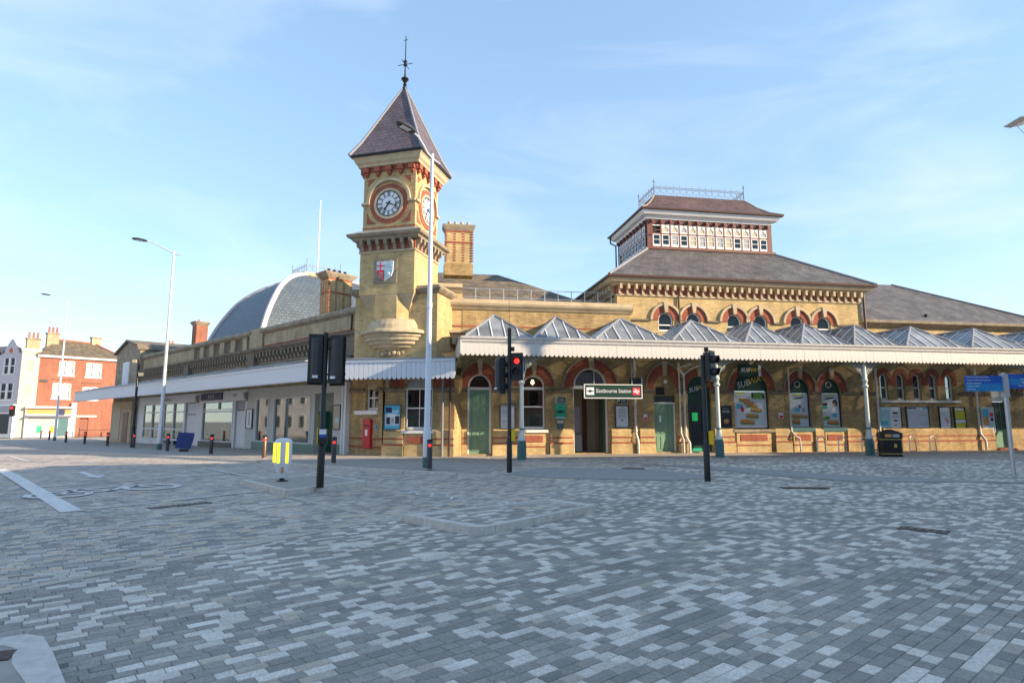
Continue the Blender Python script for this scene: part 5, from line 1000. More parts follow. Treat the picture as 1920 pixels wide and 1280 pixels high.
for l_, r_ in zip(VAL[:-1], VAL[1:]):
    c = (l_ + r_) / 2; a, b_ = l_ + .10, r_ - .10; hw = (b_ - a) / 2; n = 6 if hw > 1.4 else 5
    bars = MB()
    top = lambda x: 1 - abs(x - c) / hw
    for i in range(n):
        x0, x1 = a + (b_ - a) * i / n, a + (b_ - a) * (i + 1) / n
        cut = [x0] + ([c] if x0 < c < x1 else []) + [x1]
        poly = [(x0 + .015, YF, ZE), (x1 - .015, YF, ZE)] + [(x, YF + (YA - YF) * top(x), ZE + (ZA - ZE) * top(x)) for x in reversed(cut) if top(x) > .02]
        if len(poly) >= 3: plane_piece(poly).build('glass_pane', 'roofglass', FC)
        if i: bars.cyl((x0, YF - .03, ZE + .02), (x0, YF + (YA - YF) * top(x0), ZE + .03 + (ZA - ZE) * top(x0)), .026, n=6)
    m_ = 5
    for sgn, e in ((-1, a), (1, b_)):
        for i in range(m_):
            # side slopes: strips running up from valley to ridge or hip
            y0, y1 = YF + (0 - YF) * i / m_, YF + (0 - YF) * (i + 1) / m_
            tp = lambda y: min(1.0, (y - YF) / (YA - YF))
            poly = [(e, y0, ZE), (e, y1, ZE), (e + (c - e) * tp(y1), y1, ZE + (ZA - ZE) * tp(y1))]
            if y0 < YA < y1: poly.append((c, YA, ZA))
            if tp(y0) > .02: poly.append((e + (c - e) * tp(y0), y0, ZE + (ZA - ZE) * tp(y0)))
            plane_piece(poly).build('glass_pane', 'roofglass', FC)
            if i: bars.cyl((e, y0, ZE + .02), (e + (c - e) * tp(y0), y0, ZE + .02 + (ZA - ZE) * tp(y0)), .024, n=5)
    bars.build('glazing_bars', 'white', FC)
    MB().tube([(a, YF, ZE + .02), (c, YA, ZA + .03)], .055, 6).tube([(b_, YF, ZE + .02), (c, YA, ZA + .03)], .055, 6).tube([(c, YA, ZA + .03), (c, 0, ZA + .03)], .06, 6).build('ridge_capping', 'lead', FC)
    MB().box(l_ - .11, l_ + .11, YF - .02, 0, ZE - .12, ZE - .03).build('valley_gutter', 'darkgrey', FC)
CX0, CX1 = -.86, 37.2
MB().ext_x([(-3.50, 4.70), (-3.74, 4.70), (-3.78, 4.76), (-3.78, 4.80), (-3.84, 4.86), (-3.86, 4.94), (-3.50, 4.95)], CX0, CX1).build('fascia_moulding', 'valance', FC)
bd = MB().ext_y([(-.093, 4.70), (-.093, 4.26), (-.05, 4.195), (0, 4.175), (.05, 4.195), (.093, 4.26), (.093, 4.70)], -3.72, -3.695).build('valance_board', 'valance', FC); bd.location = (CX0 + .1, 0, 0)
k = 1
while CX0 + .1 + k * .19 < CX1: inst(bd, 'valance_board', FC, (CX0 + .1 + k * .19, random.uniform(-.003, .003), 0)); k += 1
bx(CX0, CX1, -3.69, -3.66, 4.42, 4.70).build('valance_backing', 'valance', FC)
MB().add([(CX0 - .02, -3.80, 4.94), (CX0 - .02, -3.72, 4.25), (CX0 - .02, -1.2, 4.05), (CX0 - .02, -.9, 4.62), (CX0 - .02, -2.6, 5.0), (CX0 + .02, -3.80, 4.94), (CX0 + .02, -3.72, 4.25), (CX0 + .02, -1.2, 4.05), (CX0 + .02, -.9, 4.62), (CX0 + .02, -2.6, 5.0)], [(0, 1, 2, 3, 4), (9, 8, 7, 6, 5)] + [(i, (i + 1) % 5, (i + 1) % 5 + 5, i + 5) for i in range(5)]).build('end_fascia', 'valance', FC)
# beams and columns with pierced spandrels
bx(CX0 + .1, CX1, -3.46, -3.34, 4.28, 4.46).build('front_beam', 'irongrey', FC)
COLS = [1.65, 10.15, 17.3, 26.2, 34.5]
for u in VAL[1:-1]: bx(u - .05, u + .05, -3.34, 0, 4.62, 4.80).build('cross_beam', 'irongrey', FC)
for i in range(10): bx(CX0 + .1 + 0, CX1, -3.0 + i * .31 - .012, -3.0 + i * .31 + .012, 4.60, 4.62).build('purlin', 'irongrey', FC) if i % 3 == 0 else None
for u in COLS:
    c = MB().lathe([(.085, .80), (.16, .82), (.125, 1.0), (.095, 1.24), (.10, 1.25), (.10, 1.30), (.088, 1.31), (.078, 3.06), (.11, 3.08), (.14, 3.14), (.11, 3.20), (.085, 3.22), (.10, 3.34), (.14, 3.40), (.10, 3.46), (.085, 3.5), (.085, 4.3)], u, -3.4, 14).build('column', 'iron', FC, smooth=True)
    MB().lathe([(.19, -.05), (.19, .62), (.165, .80), (.10, .83)], u, -3.4, 8).build('column_base', 'teal', c); MB().lathe([(.098, 1.24), (.104, 1.25), (.104, 1.31), (.098, 1.32)], u, -3.4, 14).build('column_band', 'teal', c)
    for sx, sy in ((1, 0), (-1, 0), (0, 1)):
        s_ = MB(); pt = lambda a, z: (u + sx * a, -3.4 + sy * a, z)
        arc = [(.10 + 1.25 * (1 - math.cos(t)), 3.42 + .84 * math.sin(t)) for t in [PI / 2 * i / 10 for i in range(11)]]
        s_.tube([pt(a, z) for a, z in arc], .026, 6); s_.tube([pt(.1, 4.27), pt(1.38, 4.27)], .024, 6)
        for q in range(5):
            a0, z0 = arc[q + 2]; rr_ = (4.25 - z0) * .42
            if rr_ > .03: s_.tube([pt(a0 + .02 + rr_ * math.cos(t), (z0 + 4.27) / 2 + rr_ * math.sin(t)) for t in [2 * PI * k / 10 for k in range(11)]], .014, 4)
            s_.tube([pt(a0, z0), pt(a0 * .8, 4.27)], .012, 4); s_.tube([pt(a0, z0), pt(a0 * 1.25, 4.27)], .012, 4)
        s_.build('spandrel', 'irongrey', c)
# ------------------------------------------------------------------ shop canopy
SC = thing('shop_canopy', 'pale grey lean-to canopy with scalloped fascia wrapping the shop wing corner', 'canopy', Matrix.Identity(4))
pa, pc, pdv = Vector((-40.0, 54.83)), Vector((-8.01, 25.14)), Vector((-2.31, 24.17))
wa, wc, wd = Vector((-38.4, 56.6)), Vector((-5.9, 26.3)), Vector((-2.2, 26.4))
ZB, ZT, ZW = 3.30, 4.12, 4.42
def seg_boards(p, q, step):
    d = (q - p); L_ = d.length; d /= L_; n = int(L_ / step); az = math.atan2(d.y, d.x)
    b0 = MB().ext_y([(-step / 2 + .004, ZT - .10), (-step / 2 + .004, ZB + .09), (-.05, ZB + .015), (0, ZB), (.05, ZB + .015), (step / 2 - .004, ZB + .09), (step / 2 - .004, ZT - .10)], -.012, .012).build('valance_board', 'valance_grey', SC)
    for i in range(n):
        c = p + d * (L_ * (i + .5) / n)
        if i == 0: b0.location = (c.x, c.y, 0); b0.rotation_euler = (0, 0, az)
        else: inst(b0, 'valance_board', SC, (c.x, c.y, 0), az)
    nn = Vector((-d.y, d.x)); nn = nn if nn.dot(-c) < 0 else -nn       # away from the camera side
    q0, q1 = p, q
    for nm, o0, o1, z0, z1, m in (('fascia_board', .012, .04, ZB + .16, ZT - .10, 'valance_grey'), ('fascia_moulding', -.05, .05, ZT - .10, ZT + .02, 'valance_grey'), ('gutter', -.08, .06, ZT + .02, ZT + .07, 'pipe_grey')):
        MB().ext_z([tuple(q0 + nn * o0), tuple(q1 + nn * o0), tuple(q1 + nn * o1), tuple(q0 + nn * o1)], z0, z1).build(nm, m, SC)
seg_boards(pa, pc, .20); seg_boards(pc, pdv, .20)
rf = MB(); zz = ZT + .03
rf.add([(pa.x, pa.y, zz), (pc.x, pc.y, zz), (wc.x, wc.y, ZW), (wa.x, wa.y, ZW)], [(0, 1, 2, 3)]); rf.add([(pc.x, pc.y, zz), (pdv.x, pdv.y, zz), (wd.x, wd.y, ZW), (wc.x, wc.y, ZW)], [(0, 1, 2, 3)]); rf.build('roof_sheet', 'lead', SC)
rf = MB(); zz = ZT - .12
rf.add([(pa.x, pa.y, zz), (pc.x, pc.y, zz), (wc.x, wc.y, zz + .2), (wa.x, wa.y, zz + .2)], [(0, 1, 2, 3)]); rf.add([(pc.x, pc.y, zz), (pdv.x, pdv.y, zz), (wd.x, wd.y, zz + .2), (wc.x, wc.y, zz + .2)], [(0, 1, 2, 3)]); rf.build('soffit', 'shoplight', SC)
MB().add([(pa.x, pa.y, ZB), (wa.x, wa.y, ZB + .4), (wa.x, wa.y, ZW), (pa.x, pa.y, ZT)], [(0, 1, 2, 3)]).build('end_panel', 'pipe_grey', SC)
dL = (pa - pc).normalized()
for i in range(15):
    p = pc + dL * (1.5 + i * 2.85); w_ = wc + dL * (1.5 + i * 2.85 + .2) if False else p + Vector((.6794, .7337)) * 2.36
    MB().cyl((p.x, p.y, ZT + .08), (w_.x + dL.x * .9, w_.y + dL.y * .9, 4.78), .022, n=6).build('tie_rod', 'white', SC)
# ------------------------------------------------------------------ posters and signs on the walls
def board(label, mtx, x0, x1, z0, z1, items, m='print_pale', fm='darkgrey', y=-.02, name='poster_board', cat='poster', fr=.04):
    cx, cz = (x0 + x1) / 2, z0
    r_ = thing(name, label, cat, mtx @ Matrix.Translation((cx, y, cz))); w, h = (x1 - x0) / 2, z1 - z0
    MB().box(-w, -w + fr, -.06, .015, 0, h).box(w - fr, w, -.06, .015, 0, h).box(-w + fr, w - fr, -.06, .015, 0, fr).box(-w + fr, w - fr, -.06, .015, h - fr, h).build('frame', fm, r_)
    p = bx(-w + fr, w - fr, -.03, .012, fr, h - fr).build('sheet', m, r_)
    for k, (a, b_, c, d, mm) in enumerate(items):
        X = lambda t: -w + fr + (2 * w - 2 * fr) * t; Z = lambda t: fr + (h - 2 * fr) * t
        bx(X(a), X(b_), -.034 - .0012 * k, -.029, Z(c), Z(d)).build('print', mm, p)
    return r_
lines = lambda a, b_, z0, z1, n, m='print_grey': [(a, b_ - .1 * ((i * 37) % 5) / 5, z0 + (z1 - z0) * i / n, z0 + (z1 - z0) * (i + .35) / n, m) for i in range(n)]
board('white timetable poster in black frame right of the first green door', FM, 1.25, 1.97, 1.23, 2.35, [(.05, .95, .9, .97, 'print_grey'), (.08, .9, .48, .5, 'print_grey')] + lines(.1, .9, .08, .42, 6) + lines(.1, .7, .54, .86, 6), 'print_white')
board('emerald green sign with dark symbol between window and entrance', FM, 3.84, 4.36, 1.69, 2.38, [(.02, .98, 0, .1, 'print_pale'), (.1, .9, .42, .54, 'signgreen'), (.35, .65, .36, .6, 'signgreen'), (.3, .7, .78, .84, 'signgreen')], 'emerald', 'emerald', name='wall_sign', cat='sign', fr=.02)
board('small dark information sign above the emerald sign', FM, 3.84, 4.36, 2.42, 2.72, [(.04, .24, .55, .92, 'print_grey'), (.04, .24, .08, .45, 'print_grey')] + lines(.35, .95, .2, .9, 3), 'signgreen', 'steel', name='wall_sign', cat='sign', fr=.015)
board('small teal notice with white top under the emerald sign', FM, 3.93, 4.23, 1.25, 1.62, [(0, 1, .7, 1, 'print_white'), (.25, .75, .8, .88, 'print_black')], 'teal', 'teal', name='wall_sign', cat='sign', fr=.01)
board('white notice poster in dark frame right of the station entrance', FM, 6.74, 7.42, 1.27, 2.33, [(.4, .6, .28, .38, 'print_grey')] + lines(.2, .85, .45, .92, 7), 'print_pale')
board('dark information sign above the notice right of the entrance', FM, 6.86, 7.36, 2.39, 2.67, [(.04, .24, .5, .9, 'print_grey')] + lines(.35, .95, .2, .9, 3), 'signgreen', 'steel', name='wall_sign', cat='sign', fr=.015)
board('tiny red and white wall sign between downpipe and double door', FM, 8.15, 8.33, 1.62, 1.92, [(.05, .95, .5, .95, 'print_white')], 'logored', 'print_white', name='wall_sign', cat='sign', fr=.01)
board('tiny red and white wall sign between the two takeaway window bays', FM, 15.2, 15.42, 1.72, 2.02, [(.05, .95, .5, .95, 'print_white')], 'logored', 'print_white', name='wall_sign', cat='sign', fr=.01)
b_ = board('dark menu poster with white lettering beside the takeaway window', FM, 12.1, 12.66, 1.26, 2.34, [(.25, .75, .2, .38, 'bun'), (.3, .7, .15, .22, 'filling')], 'print_black', 'darkgrey')
text('lettering', 'RITES', .15, b_, (0, -.042, .78), 'print_white'); text('lettering', 'PEGGY', .1, b_, (0, -.042, .92), 'print_grey')
board('wide aqua and white poster in black frame left of four under slim windows', FM, 20.74, 22.08, 1.22, 2.35, [(.0, .5, 0, 1, 'print_aqua'), (.06, .4, .1, .3, 'print_cyan'), (.62, .86, .66, .74, 'print_black'), (.66, .82, .3, .38, 'print_black'), (.7, .78, .1, .14, 'print_black')] + lines(.58, .92, .5, .62, 2) + lines(.08, .44, .4, .8, 6, 'print_pale'), 'print_white')
board('wide pale network map poster, second board under slim windows', FM, 22.36, 23.7, 1.22, 2.35, [(.03, .45, .9, .97, 'navy'), (.75, .98, .9, .98, 'print_cyan'), (.55, .95, .58, .61, 'print_grey'), (.55, .95, .24, .26, 'print_grey'), (.55, .95, .14, .16, 'print_grey'), (.15, .4, .3, .7, 'print_lilac')], 'print_pale')
board('narrow lilac and pink map poster, third board under slim windows', FM, 24.3, 25.0, 1.20, 2.33, [(.45, .7, .35, .5, 'print_pink'), (.6, .85, .25, .42, 'print_pink'), (.3, .5, .55, .75, 'print_lilac')], 'print_white')
board('narrow yellow departures poster, rightmost board under slim windows', FM, 25.2, 25.9, 1.20, 2.33, [(0, 1, .86, 1, 'print_black'), (.05, .9, .88, .97, 'print_white'), (0, 1, .24, .4, 'print_white'), (0, 1, .42, .44, 'print_black')], 'print_yellow')
board('unframed town map poster with pink square by the right hand pipe', FM, 26.88, 27.62, 1.0, 2.32, [(0, 1, 0, .03, 'print_white'), (.05, .6, .6, .95, 'print_cyan'), (.1, .55, .28, .62, 'bun'), (.68, .95, .62, .78, 'logored'), (.72, .95, .45, .58, 'navy'), (.55, .95, .15, .4, 'print_aqua'), (.05, .5, .05, .25, 'print_pale')], 'print_lilac', 'print_white', fr=.015)
board('blue and white film poster on the brick corner under the tower', CM, .02, .77, 1.22, 2.30, [(0, 1, .62, 1, 'print_cyan'), (.05, .45, .7, .92, 'navy'), (.2, .8, .3, .66, 'print_white'), (.1, .35, .2, .5, 'print_black'), (.68, .95, .22, .55, 'print_black'), (.42, .6, .26, .48, 'print_grey'), (.5, .9, .72, .78, 'print_white'), (0, 1, 0, .14, 'print_cyan')], 'print_pale', 'teal', y=-.13)
board('tall pale framed print beside the shop doorway and corner column', LM, -3.8, -3.1, 1.2, 2.36, [(.3, .8, .25, .45, 'print_aqua')] + lines(.2, .9, .5, .9, 5), 'blind', y=-.08)
board('tall white framed print between the two shopfronts', LM, -13.35, -12.5, 1.15, 2.28, [(.4, .6, .15, .85, 'print_grey')], 'print_white', y=-.08)
# post box
PB = thing('post_box', 'red wall post box set in the brick beside the corner poster', 'post box', LM @ Matrix.Translation((-.92, 0, 0)))
MB().box(-.29, .29, -.12, .02, .40, 1.55).ext_y([(-.31, 1.55), (.31, 1.55), (.31, 1.62), (.26, 1.68), (-.26, 1.68), (-.31, 1.62)], -.15, .02).build('body', 'red_post', PB)
bx(-.2, .2, -.135, -.119, 1.36, 1.42).build('slot', 'black', PB); bx(-.09, .09, -.13, -.119, .95, 1.22).build('plate', 'print_white', PB); bx(-.24, .24, -.128, -.118, .5, 1.3).build('door', 'red_post', PB)
board('small black pictogram plate right of the red post box', LM, -.38, -.14, 1.2, 1.46, [(.35, .65, .2, .85, 'print_black')], 'print_grey', 'print_grey', name='wall_sign', cat='sign', fr=.01)
# hanging station sign with lettering and symbols
HS = thing('station_name_sign', 'dark green hanging sign reading Eastbourne Station with red rail symbol', 'sign', FM @ Matrix.Translation((5.79, -2.6, 2.58)))
bx(-1.27, 1.27, -.03, .03, 0, .55).build('panel', 'signgreen', HS)
MB().box(-1.30, -1.265, -.045, .045, -.03, .58).box(1.265, 1.30, -.045, .045, -.03, .58).box(-1.265, 1.265, -.045, .045, -.03, .005).box(-1.265, 1.265, -.045, .045, .545, .58).build('frame', 'white', HS)
text('lettering', 'Eastbourne Station', .235, HS, (.015, -.034, .29), 'print_white', ext=.004, width=1.54)
ls = bx(-1.2, -.86, -.037, -.03, .12, .44).build('symbol_plate', 'print_white', HS); MB().box(-1.17, -.89, -.042, -.037, .26, .30).cyl((-1.03, -.037, .28), (-1.03, -.042, .28), .06, n=14).build('symbol', 'signgreen', ls)
rs = bx(.86, 1.2, -.037, -.03, .12, .44).build('symbol_plate', 'logored', HS)
sy = MB().box(.89, 1.17, -.043, -.037, .295, .325).box(.89, 1.17, -.043, -.037, .235, .265)
for P in ([(.93, .40), (.98, .40), (1.08, .325), (1.02, .325)], [(1.02, .295), (1.07, .295), (.99, .265 - .0), (.94, .265)], [(1.0, .235), (1.06, .235), (1.14, .16), (1.08, .16)]): sy.ext_y(P, -.0435, -.037)
sy.build('double_arrow', 'print_white', rs)
for x in (-.85, .85): MB().cyl((x, 0, .58), (x, 0, 1.75), .018, n=6).build('hanger', 'irongrey', HS)
DS = thing('display_unit', 'small black double sided display box hanging above the station sign', 'display', FM @ Matrix.Translation((7.45, -1.0, 3.2)))
bx(-.28, .2, -.12, .12, 0, .36).build('case', 'blackplastic', DS); bx(.2, .26, -.13, .13, -.02, .38).build('end_plate', 'steel', DS); bx(-.24, .16, -.125, -.119, .05, .31).build('screen', 'print_black', DS); MB().cyl((0, 0, .36), (0, 0, 1.3), .02, n=6).build('hanger', 'irongrey', DS)
BS = thing('takeaway_blade_sign', 'dark green projecting takeaway sign with lit edge under the canopy', 'sign', FM @ Matrix.Translation((13.2, -.95, 3.72)))
bx(-.6, .42, -.05, .05, 0, .55).build('panel', 'subgreen', BS); bx(.42, .56, -.06, .06, .0, .52).build('lit_edge', 'print_white', BS); text('lettering', 'SUB', .27, BS, (-.27, -.056, .28), 'print_white', shear=.25); text('lettering', 'WAY', .27, BS, (.16, -.056, .28), 'subyellow', shear=.25); MB().cyl((0, 0, .55), (0, 0, .9), .02, n=6).build('hanger', 'irongrey', BS)
# ------------------------------------------------------------------ street furniture
def bollard_proto():
    r_ = thing('bollard', 'x', 'bollard'); MB().lathe([(.085, 0), (.085, .88), (.075, .90), (0, .93)], 0, 0, 14).build('post', 'darkgrey', r_, smooth=True); MB().lathe([(.092, .86), (.092, .90), (.07, .925), (0, .935)], 0, 0, 14).build('cap', 'black', r_, smooth=True)
    bx(-.045, .045, -.095, -.07, .70, .78).build('red_light', 'ledred', r_); MB().lathe([(.13, 0), (.13, .015), (.09, .02)], 0, 0, 14).build('base_ring', 'steel', r_); return r_
BP = bollard_proto()
BOL = [(-2.57, 18.94, 'dark grey bollard with red light beside the tall silver lamp post'), (-6.34, 21.59, 'dark grey bollard with red light right of the double signal pole'), (-10.1, 24.73, 'bronze bollard with red light behind the lit traffic bollard'), (-14.16, 28.53, 'dark bollard with red light before the dark-based shop window'), (-18.33, 32.23, 'dark bollard with red light just left of the blue board'),
       (-23.24, 37.2, 'dark bollard with red light at the foot of the black floodlight pole'), (-27.59, 41.29, 'dark bollard with red light in front of the end block'), (-32.34, 45.8, 'fourth small dark bollard with red light from the far left'), (-37.47, 50.82, 'third small dark bollard with red light from the far left'), (-46.39, 60.63, 'tiny bollard at the foot of the farthest lamp post'), (-53.0, 68.0, 'farthest tiny bollard with red light at the left edge')]
M['bronze'] = mat('bronze_paint', (.16, .10, .07), .35, .5, var=.1)
for i, (x, y, lb) in enumerate(BOL):
    o = BP if i == 0 else copy_tree(BP); z = gz(x, y) + (.10 if x < -.2 else 0) + .01; o.matrix_world = Matrix.Translation((x, y, z)) @ Matrix.Rotation(math.atan2(x, y) * -1, 4, 'Z'); o['label'] = lb; o['group'] = 'red-lit bollards along the kerb'
    if i == 2:
        for ch in o.children:
            if ch.name.startswith('post'): ch.data = ch.data.copy(); ch.data.materials[0] = M['bronze']
def lamp_post(x, y, H_, label, aim, arm=1.35):
    z0 = gz(x, y) + .10; r_ = thing('lamp_post', label, 'street lamp', Matrix.Translation((x, y, z0)) @ Matrix.Rotation(aim, 4, 'Z'), 'silver street lamps along the kerb')
    H_ -= z0
    MB().lathe([(.13, 0), (.13, 1.2), (.105, 1.25), (.085, H_ * .5), (.06, H_), (0, H_ + .02)], 0, 0, 14).build('pole', 'lamp_grey', r_, smooth=True); MB().lathe([(.135, 0), (.135, .34), (.132, .35)], 0, 0, 14).build('base_sleeve', 'teal', r_); MB().lathe([(.085, H_ * .5 - .1), (.10, H_ * .5 - .08), (.10, H_ * .5 + .08), (.085, H_ * .5 + .1)], 0, 0, 12).build('collar', 'lamp_grey', r_)
    P = [(-.38, 0, H_ - .22), (0, 0, H_ - .16), (.25, 0, H_ - .04), (arm * .45, 0, H_ + .16), (arm * .72, 0, H_ + .36), (arm, 0, H_ + .45)]
    MB().tube(P, [.03, .045, .042, .04, .035, .03], 8).build('arm', 'lamp_grey', r_, smooth=True)
    hd = MB(); n = 20
    for (s_, z) in ((.25, -.02), (.92, -.045), (1, 0), (.85, .05), (.4, .085)): hd.v += [(arm + .30 + .42 * s_ * math.cos(2 * PI * i / n), .21 * s_ * math.sin(2 * PI * i / n), H_ + .48 + z + .03 * math.cos(2 * PI * i / n)) for i in range(n)]
    hd.f = [(j * n + i, j * n + (i + 1) % n, (j + 1) * n + (i + 1) % n, (j + 1) * n + i) for j in range(4) for i in range(n)] + [tuple(range(n)), tuple(range(4 * n, 5 * n))]
    h_ = hd.build('lamp_head', 'darkgrey', r_, smooth=True); bx(arm + .1, arm + .5, -.1, .1, H_ + .425, H_ + .46).build('lens', 'print_white', h_)
    return r_
aim = math.atan2(-.80, -.60)
lamp_post(-2.76, 19.66, 10.75, 'tall silver lamp post in front of the clock tower', aim, .95)
lamp_post(-20.06, 34.45, 11.6, 'silver lamp post before the shop wing, beside the blue board', math.atan2(-.35, -.93), 1.5)
lamp_post(-44.0, 58.19, 13.4, 'farthest silver lamp post in front of the red brick house', math.atan2(-.3, -.95), 1.6)
# floodlight pole
z0 = gz(-23.9, 38.1) + .1; FL = thing('floodlight_pole', 'slim black pole with two small cream floodlights near end of wing', 'light pole', Matrix.Translation((-23.9, 38.1, z0)))
MB().lathe([(.11, 0), (.11, 1.3), (.08, 1.35), (.065, 5.6), (0, 5.62)], 0, 0, 12).build('pole', 'black', FL, smooth=True)
for dx, z in ((-.22, 5.35), (.24, 4.5)): MB().box(dx - .14, dx + .12, -.1, .1, z, z + .2).build('floodlight', 'blind', FL); MB().cyl((0, 0, z + .1), (dx, 0, z + .1), .02, n=6).build('bracket', 'black', FL)
# right edge lamp with gull-wing top
RL = thing('wing_lamp', 'grey lamp with upswept wing reflector at upper right corner', 'street lamp', Matrix.Translation((17.5, 18.6, gz(17.5, 18.6) + .95)))
MB().lathe([(.12, -.95), (.12, 1.2), (.09, 1.3), (.07, 9.2), (0, 9.21)], 0, 0, 14).build('pole', 'lamp_grey', RL, smooth=True); MB().lathe([(.075, 9.2), (.2, 9.42), (.2, 9.46), (0, 9.47)], 0, 0, 14).build('collar', 'lamp_grey', RL, smooth=True); MB().lathe([(.14, 9.47), (.14, 10.35), (0, 10.36)], 0, 0, 14).build('lantern', 'print_white', RL, smooth=True)
wg = MB()
for sgn in (-1, 1):
    pr = [(.05, 10.62), (.35, 10.50), (.7, 10.42), (1.0, 10.42)]
    for (a0, z0_), (a1, z1_) in zip(pr[:-1], pr[1:]): wg.add([(sgn * a0, -.4, z0_), (sgn * a1, -.34, z1_), (sgn * a1, .34, z1_), (sgn * a0, .4, z0_), (sgn * a0, -.4, z0_ + .04), (sgn * a1, -.34, z1_ + .03), (sgn * a1, .34, z1_ + .03), (sgn * a0, .4, z0_ + .04)], [(0, 1, 2, 3), (4, 5, 6, 7), (0, 1, 5, 4), (1, 2, 6, 5), (2, 3, 7, 6), (3, 0, 4, 7)])
wg.build('wing_reflector', 'steel', RL)
for sx in (-1, 1):
    MB().cyl((sx * .18, 0, 9.44), (sx * .95, 0, 10.42), .008, n=4).build('stay_wire', 'steel', RL); MB().cyl((sx * .15, 0, 9.44), (sx * .14, 0, 10.6), .03, n=6).build('post', 'lamp_grey', RL)
# traffic signals
def signal_head(root, x, y, z, yaw, n_l, lit=None, back='darkgrey', w=.30, step=.34):
    h = n_l * step + .08
    b_ = MB().box(-w / 2, w / 2, -.06, .14, 0, h).build('signal_head', 'blackplastic', root); b_.location = (x, y, z); b_.rotation_euler = (0, 0, yaw)
    MB().add([(-w / 2 + .04, .141, .06), (w / 2 - .04, .141, .06), (w / 2 - .04, .141, h - .06), (-w / 2 + .04, .141, h - .06), (-.05, .20, .10), (.05, .20, .10), (.05, .20, h - .1), (-.05, .20, h - .1)], [(4, 5, 6, 7), (0, 1, 5, 4), (1, 2, 6, 5), (2, 3, 7, 6), (3, 0, 4, 7)]).build('back_cover', back, b_)
    bx(.05 - .12, .05, .171, .21, .1, .16).build('label_plate', 'print_white', b_)
    bx(-w / 2 - .045, w / 2 + .045, -.045, -.035, -.05, h + .05).build('backing_board', 'blackplastic', b_)
    for i in range(n_l):
        zc = h - .04 - step * (i + .5); MB().cyl((0, -.06, zc), (0, -.072, zc), .088, n=20).build('lens', 'ledred' if lit == i else 'lensdark', b_)
        MB().lathe([(.125, 0), (.125, .02)], 0, 0, 8); hd = MB(); nn = 14
        for (yy, rr) in ((-.06, .125), (-.24, .118)): hd.v += [(rr * math.cos(a), yy - (.0 if yy > -.1 else -.08 * (1 - math.sin(a)) * .5), zc + rr * math.sin(a)) for a in [R(-40) + R(260) * k / nn for k in range(nn + 1)]]
        hd.f = [(k, k + 1, k + nn + 2, k + nn + 1) for k in range(nn)]; hd.build('visor', 'blackplastic', b_)
    return b_
def signal(x, y, z0, H_, label):
    r_ = thing('traffic_signal', label, 'traffic signal', Matrix.Translation((x, y, z0))); H_ -= z0
    MB().lathe([(.085, 0), (.085, .98), (.06, 1.02), (.06, H_), (0, H_ + .02)], 0, 0, 14).build('pole', 'black', r_, smooth=True); MB().lathe([(.066, 1.02), (.075, 1.03), (.075, 1.08), (.066, 1.09)], 0, 0, 12).build('collar', 'darkgrey', r_); return r_
S6 = signal(-4.36, 13.87, .11, 3.66, 'black signal pole on the traffic island showing two signal backs')
signal_head(S6, -.215, .04, 2.38, R(190), 3, None, 'signalgrey'); signal_head(S6, .265, .06, 2.36, R(166), 3, None, 'signalgrey')
for z in (3.3, 2.55): MB().box(-.26, .26, -.02, .03, z, z + .04).build('bracket', 'black', S6)
for sx in (-1, 1): MB().tube([(sx * .06, -.02, 3.35), (sx * .14, -.1, 3.42), (sx * .16, -.12, 3.2), (sx * .05, -.04, 3.12)], .012, 6).build('cable', 'black', S6)
pb = bx(-.02, .16, -.17, -.06, .98, 1.32).build('push_button_unit', 'blackplastic', S6); bx(-.01, .15, -.175, -.169, 1.20, 1.31).build('white_panel', 'print_white', pb); bx(-.01, .15, -.175, -.169, 1.13, 1.20).build('blue_panel', 'wayblue', pb); bx(-.075, -.05, -.14, -.06, .98, 1.34).build('yellow_side', 'yellow', S6)
S9 = signal(-.08, 18.6, gz(-.08, 18.6), 4.5, 'black signal pole with lit red light before the first canopy column')
signal_head(S9, .24, -.02, 2.85, R(-12), 2, 0); signal_head(S9, -.26, .08, 2.42, R(120), 3, None, 'signalgrey')
MB().box(-.3, .3, -.02, .03, 3.3, 3.34).build('bracket', 'black', S9); MB().box(.06, .16, -.1, .06, 3.72, 3.84).build('detector', 'blackplastic', S9); bx(.06, .17, -.12, .04, .95, 1.3).build('push_button_unit', 'yellow', S9); MB().cyl((0, 0, 4.4), (-.02, 0, 6.1), .008, n=4).build('aerial', 'darkgrey', S9)
S13 = signal(5.26, 16.41, 0, 3.40, 'black signal pole with two dark lenses turned right, no light lit')
signal_head(S13, .22, .0, 2.72, R(48), 2, None); MB().box(0, .2, -.02, .03, 3.2, 3.24).build('bracket', 'black', S13); MB().box(.06, .15, -.06, .05, 3.5, 3.62).cyl((.1, 0, 3.38), (.1, 0, 3.5), .015, n=6).build('detector', 'blackplastic', S13); bx(.06, .17, -.14, .02, .98, 1.34).build('push_button_unit', 'yellow', S13)
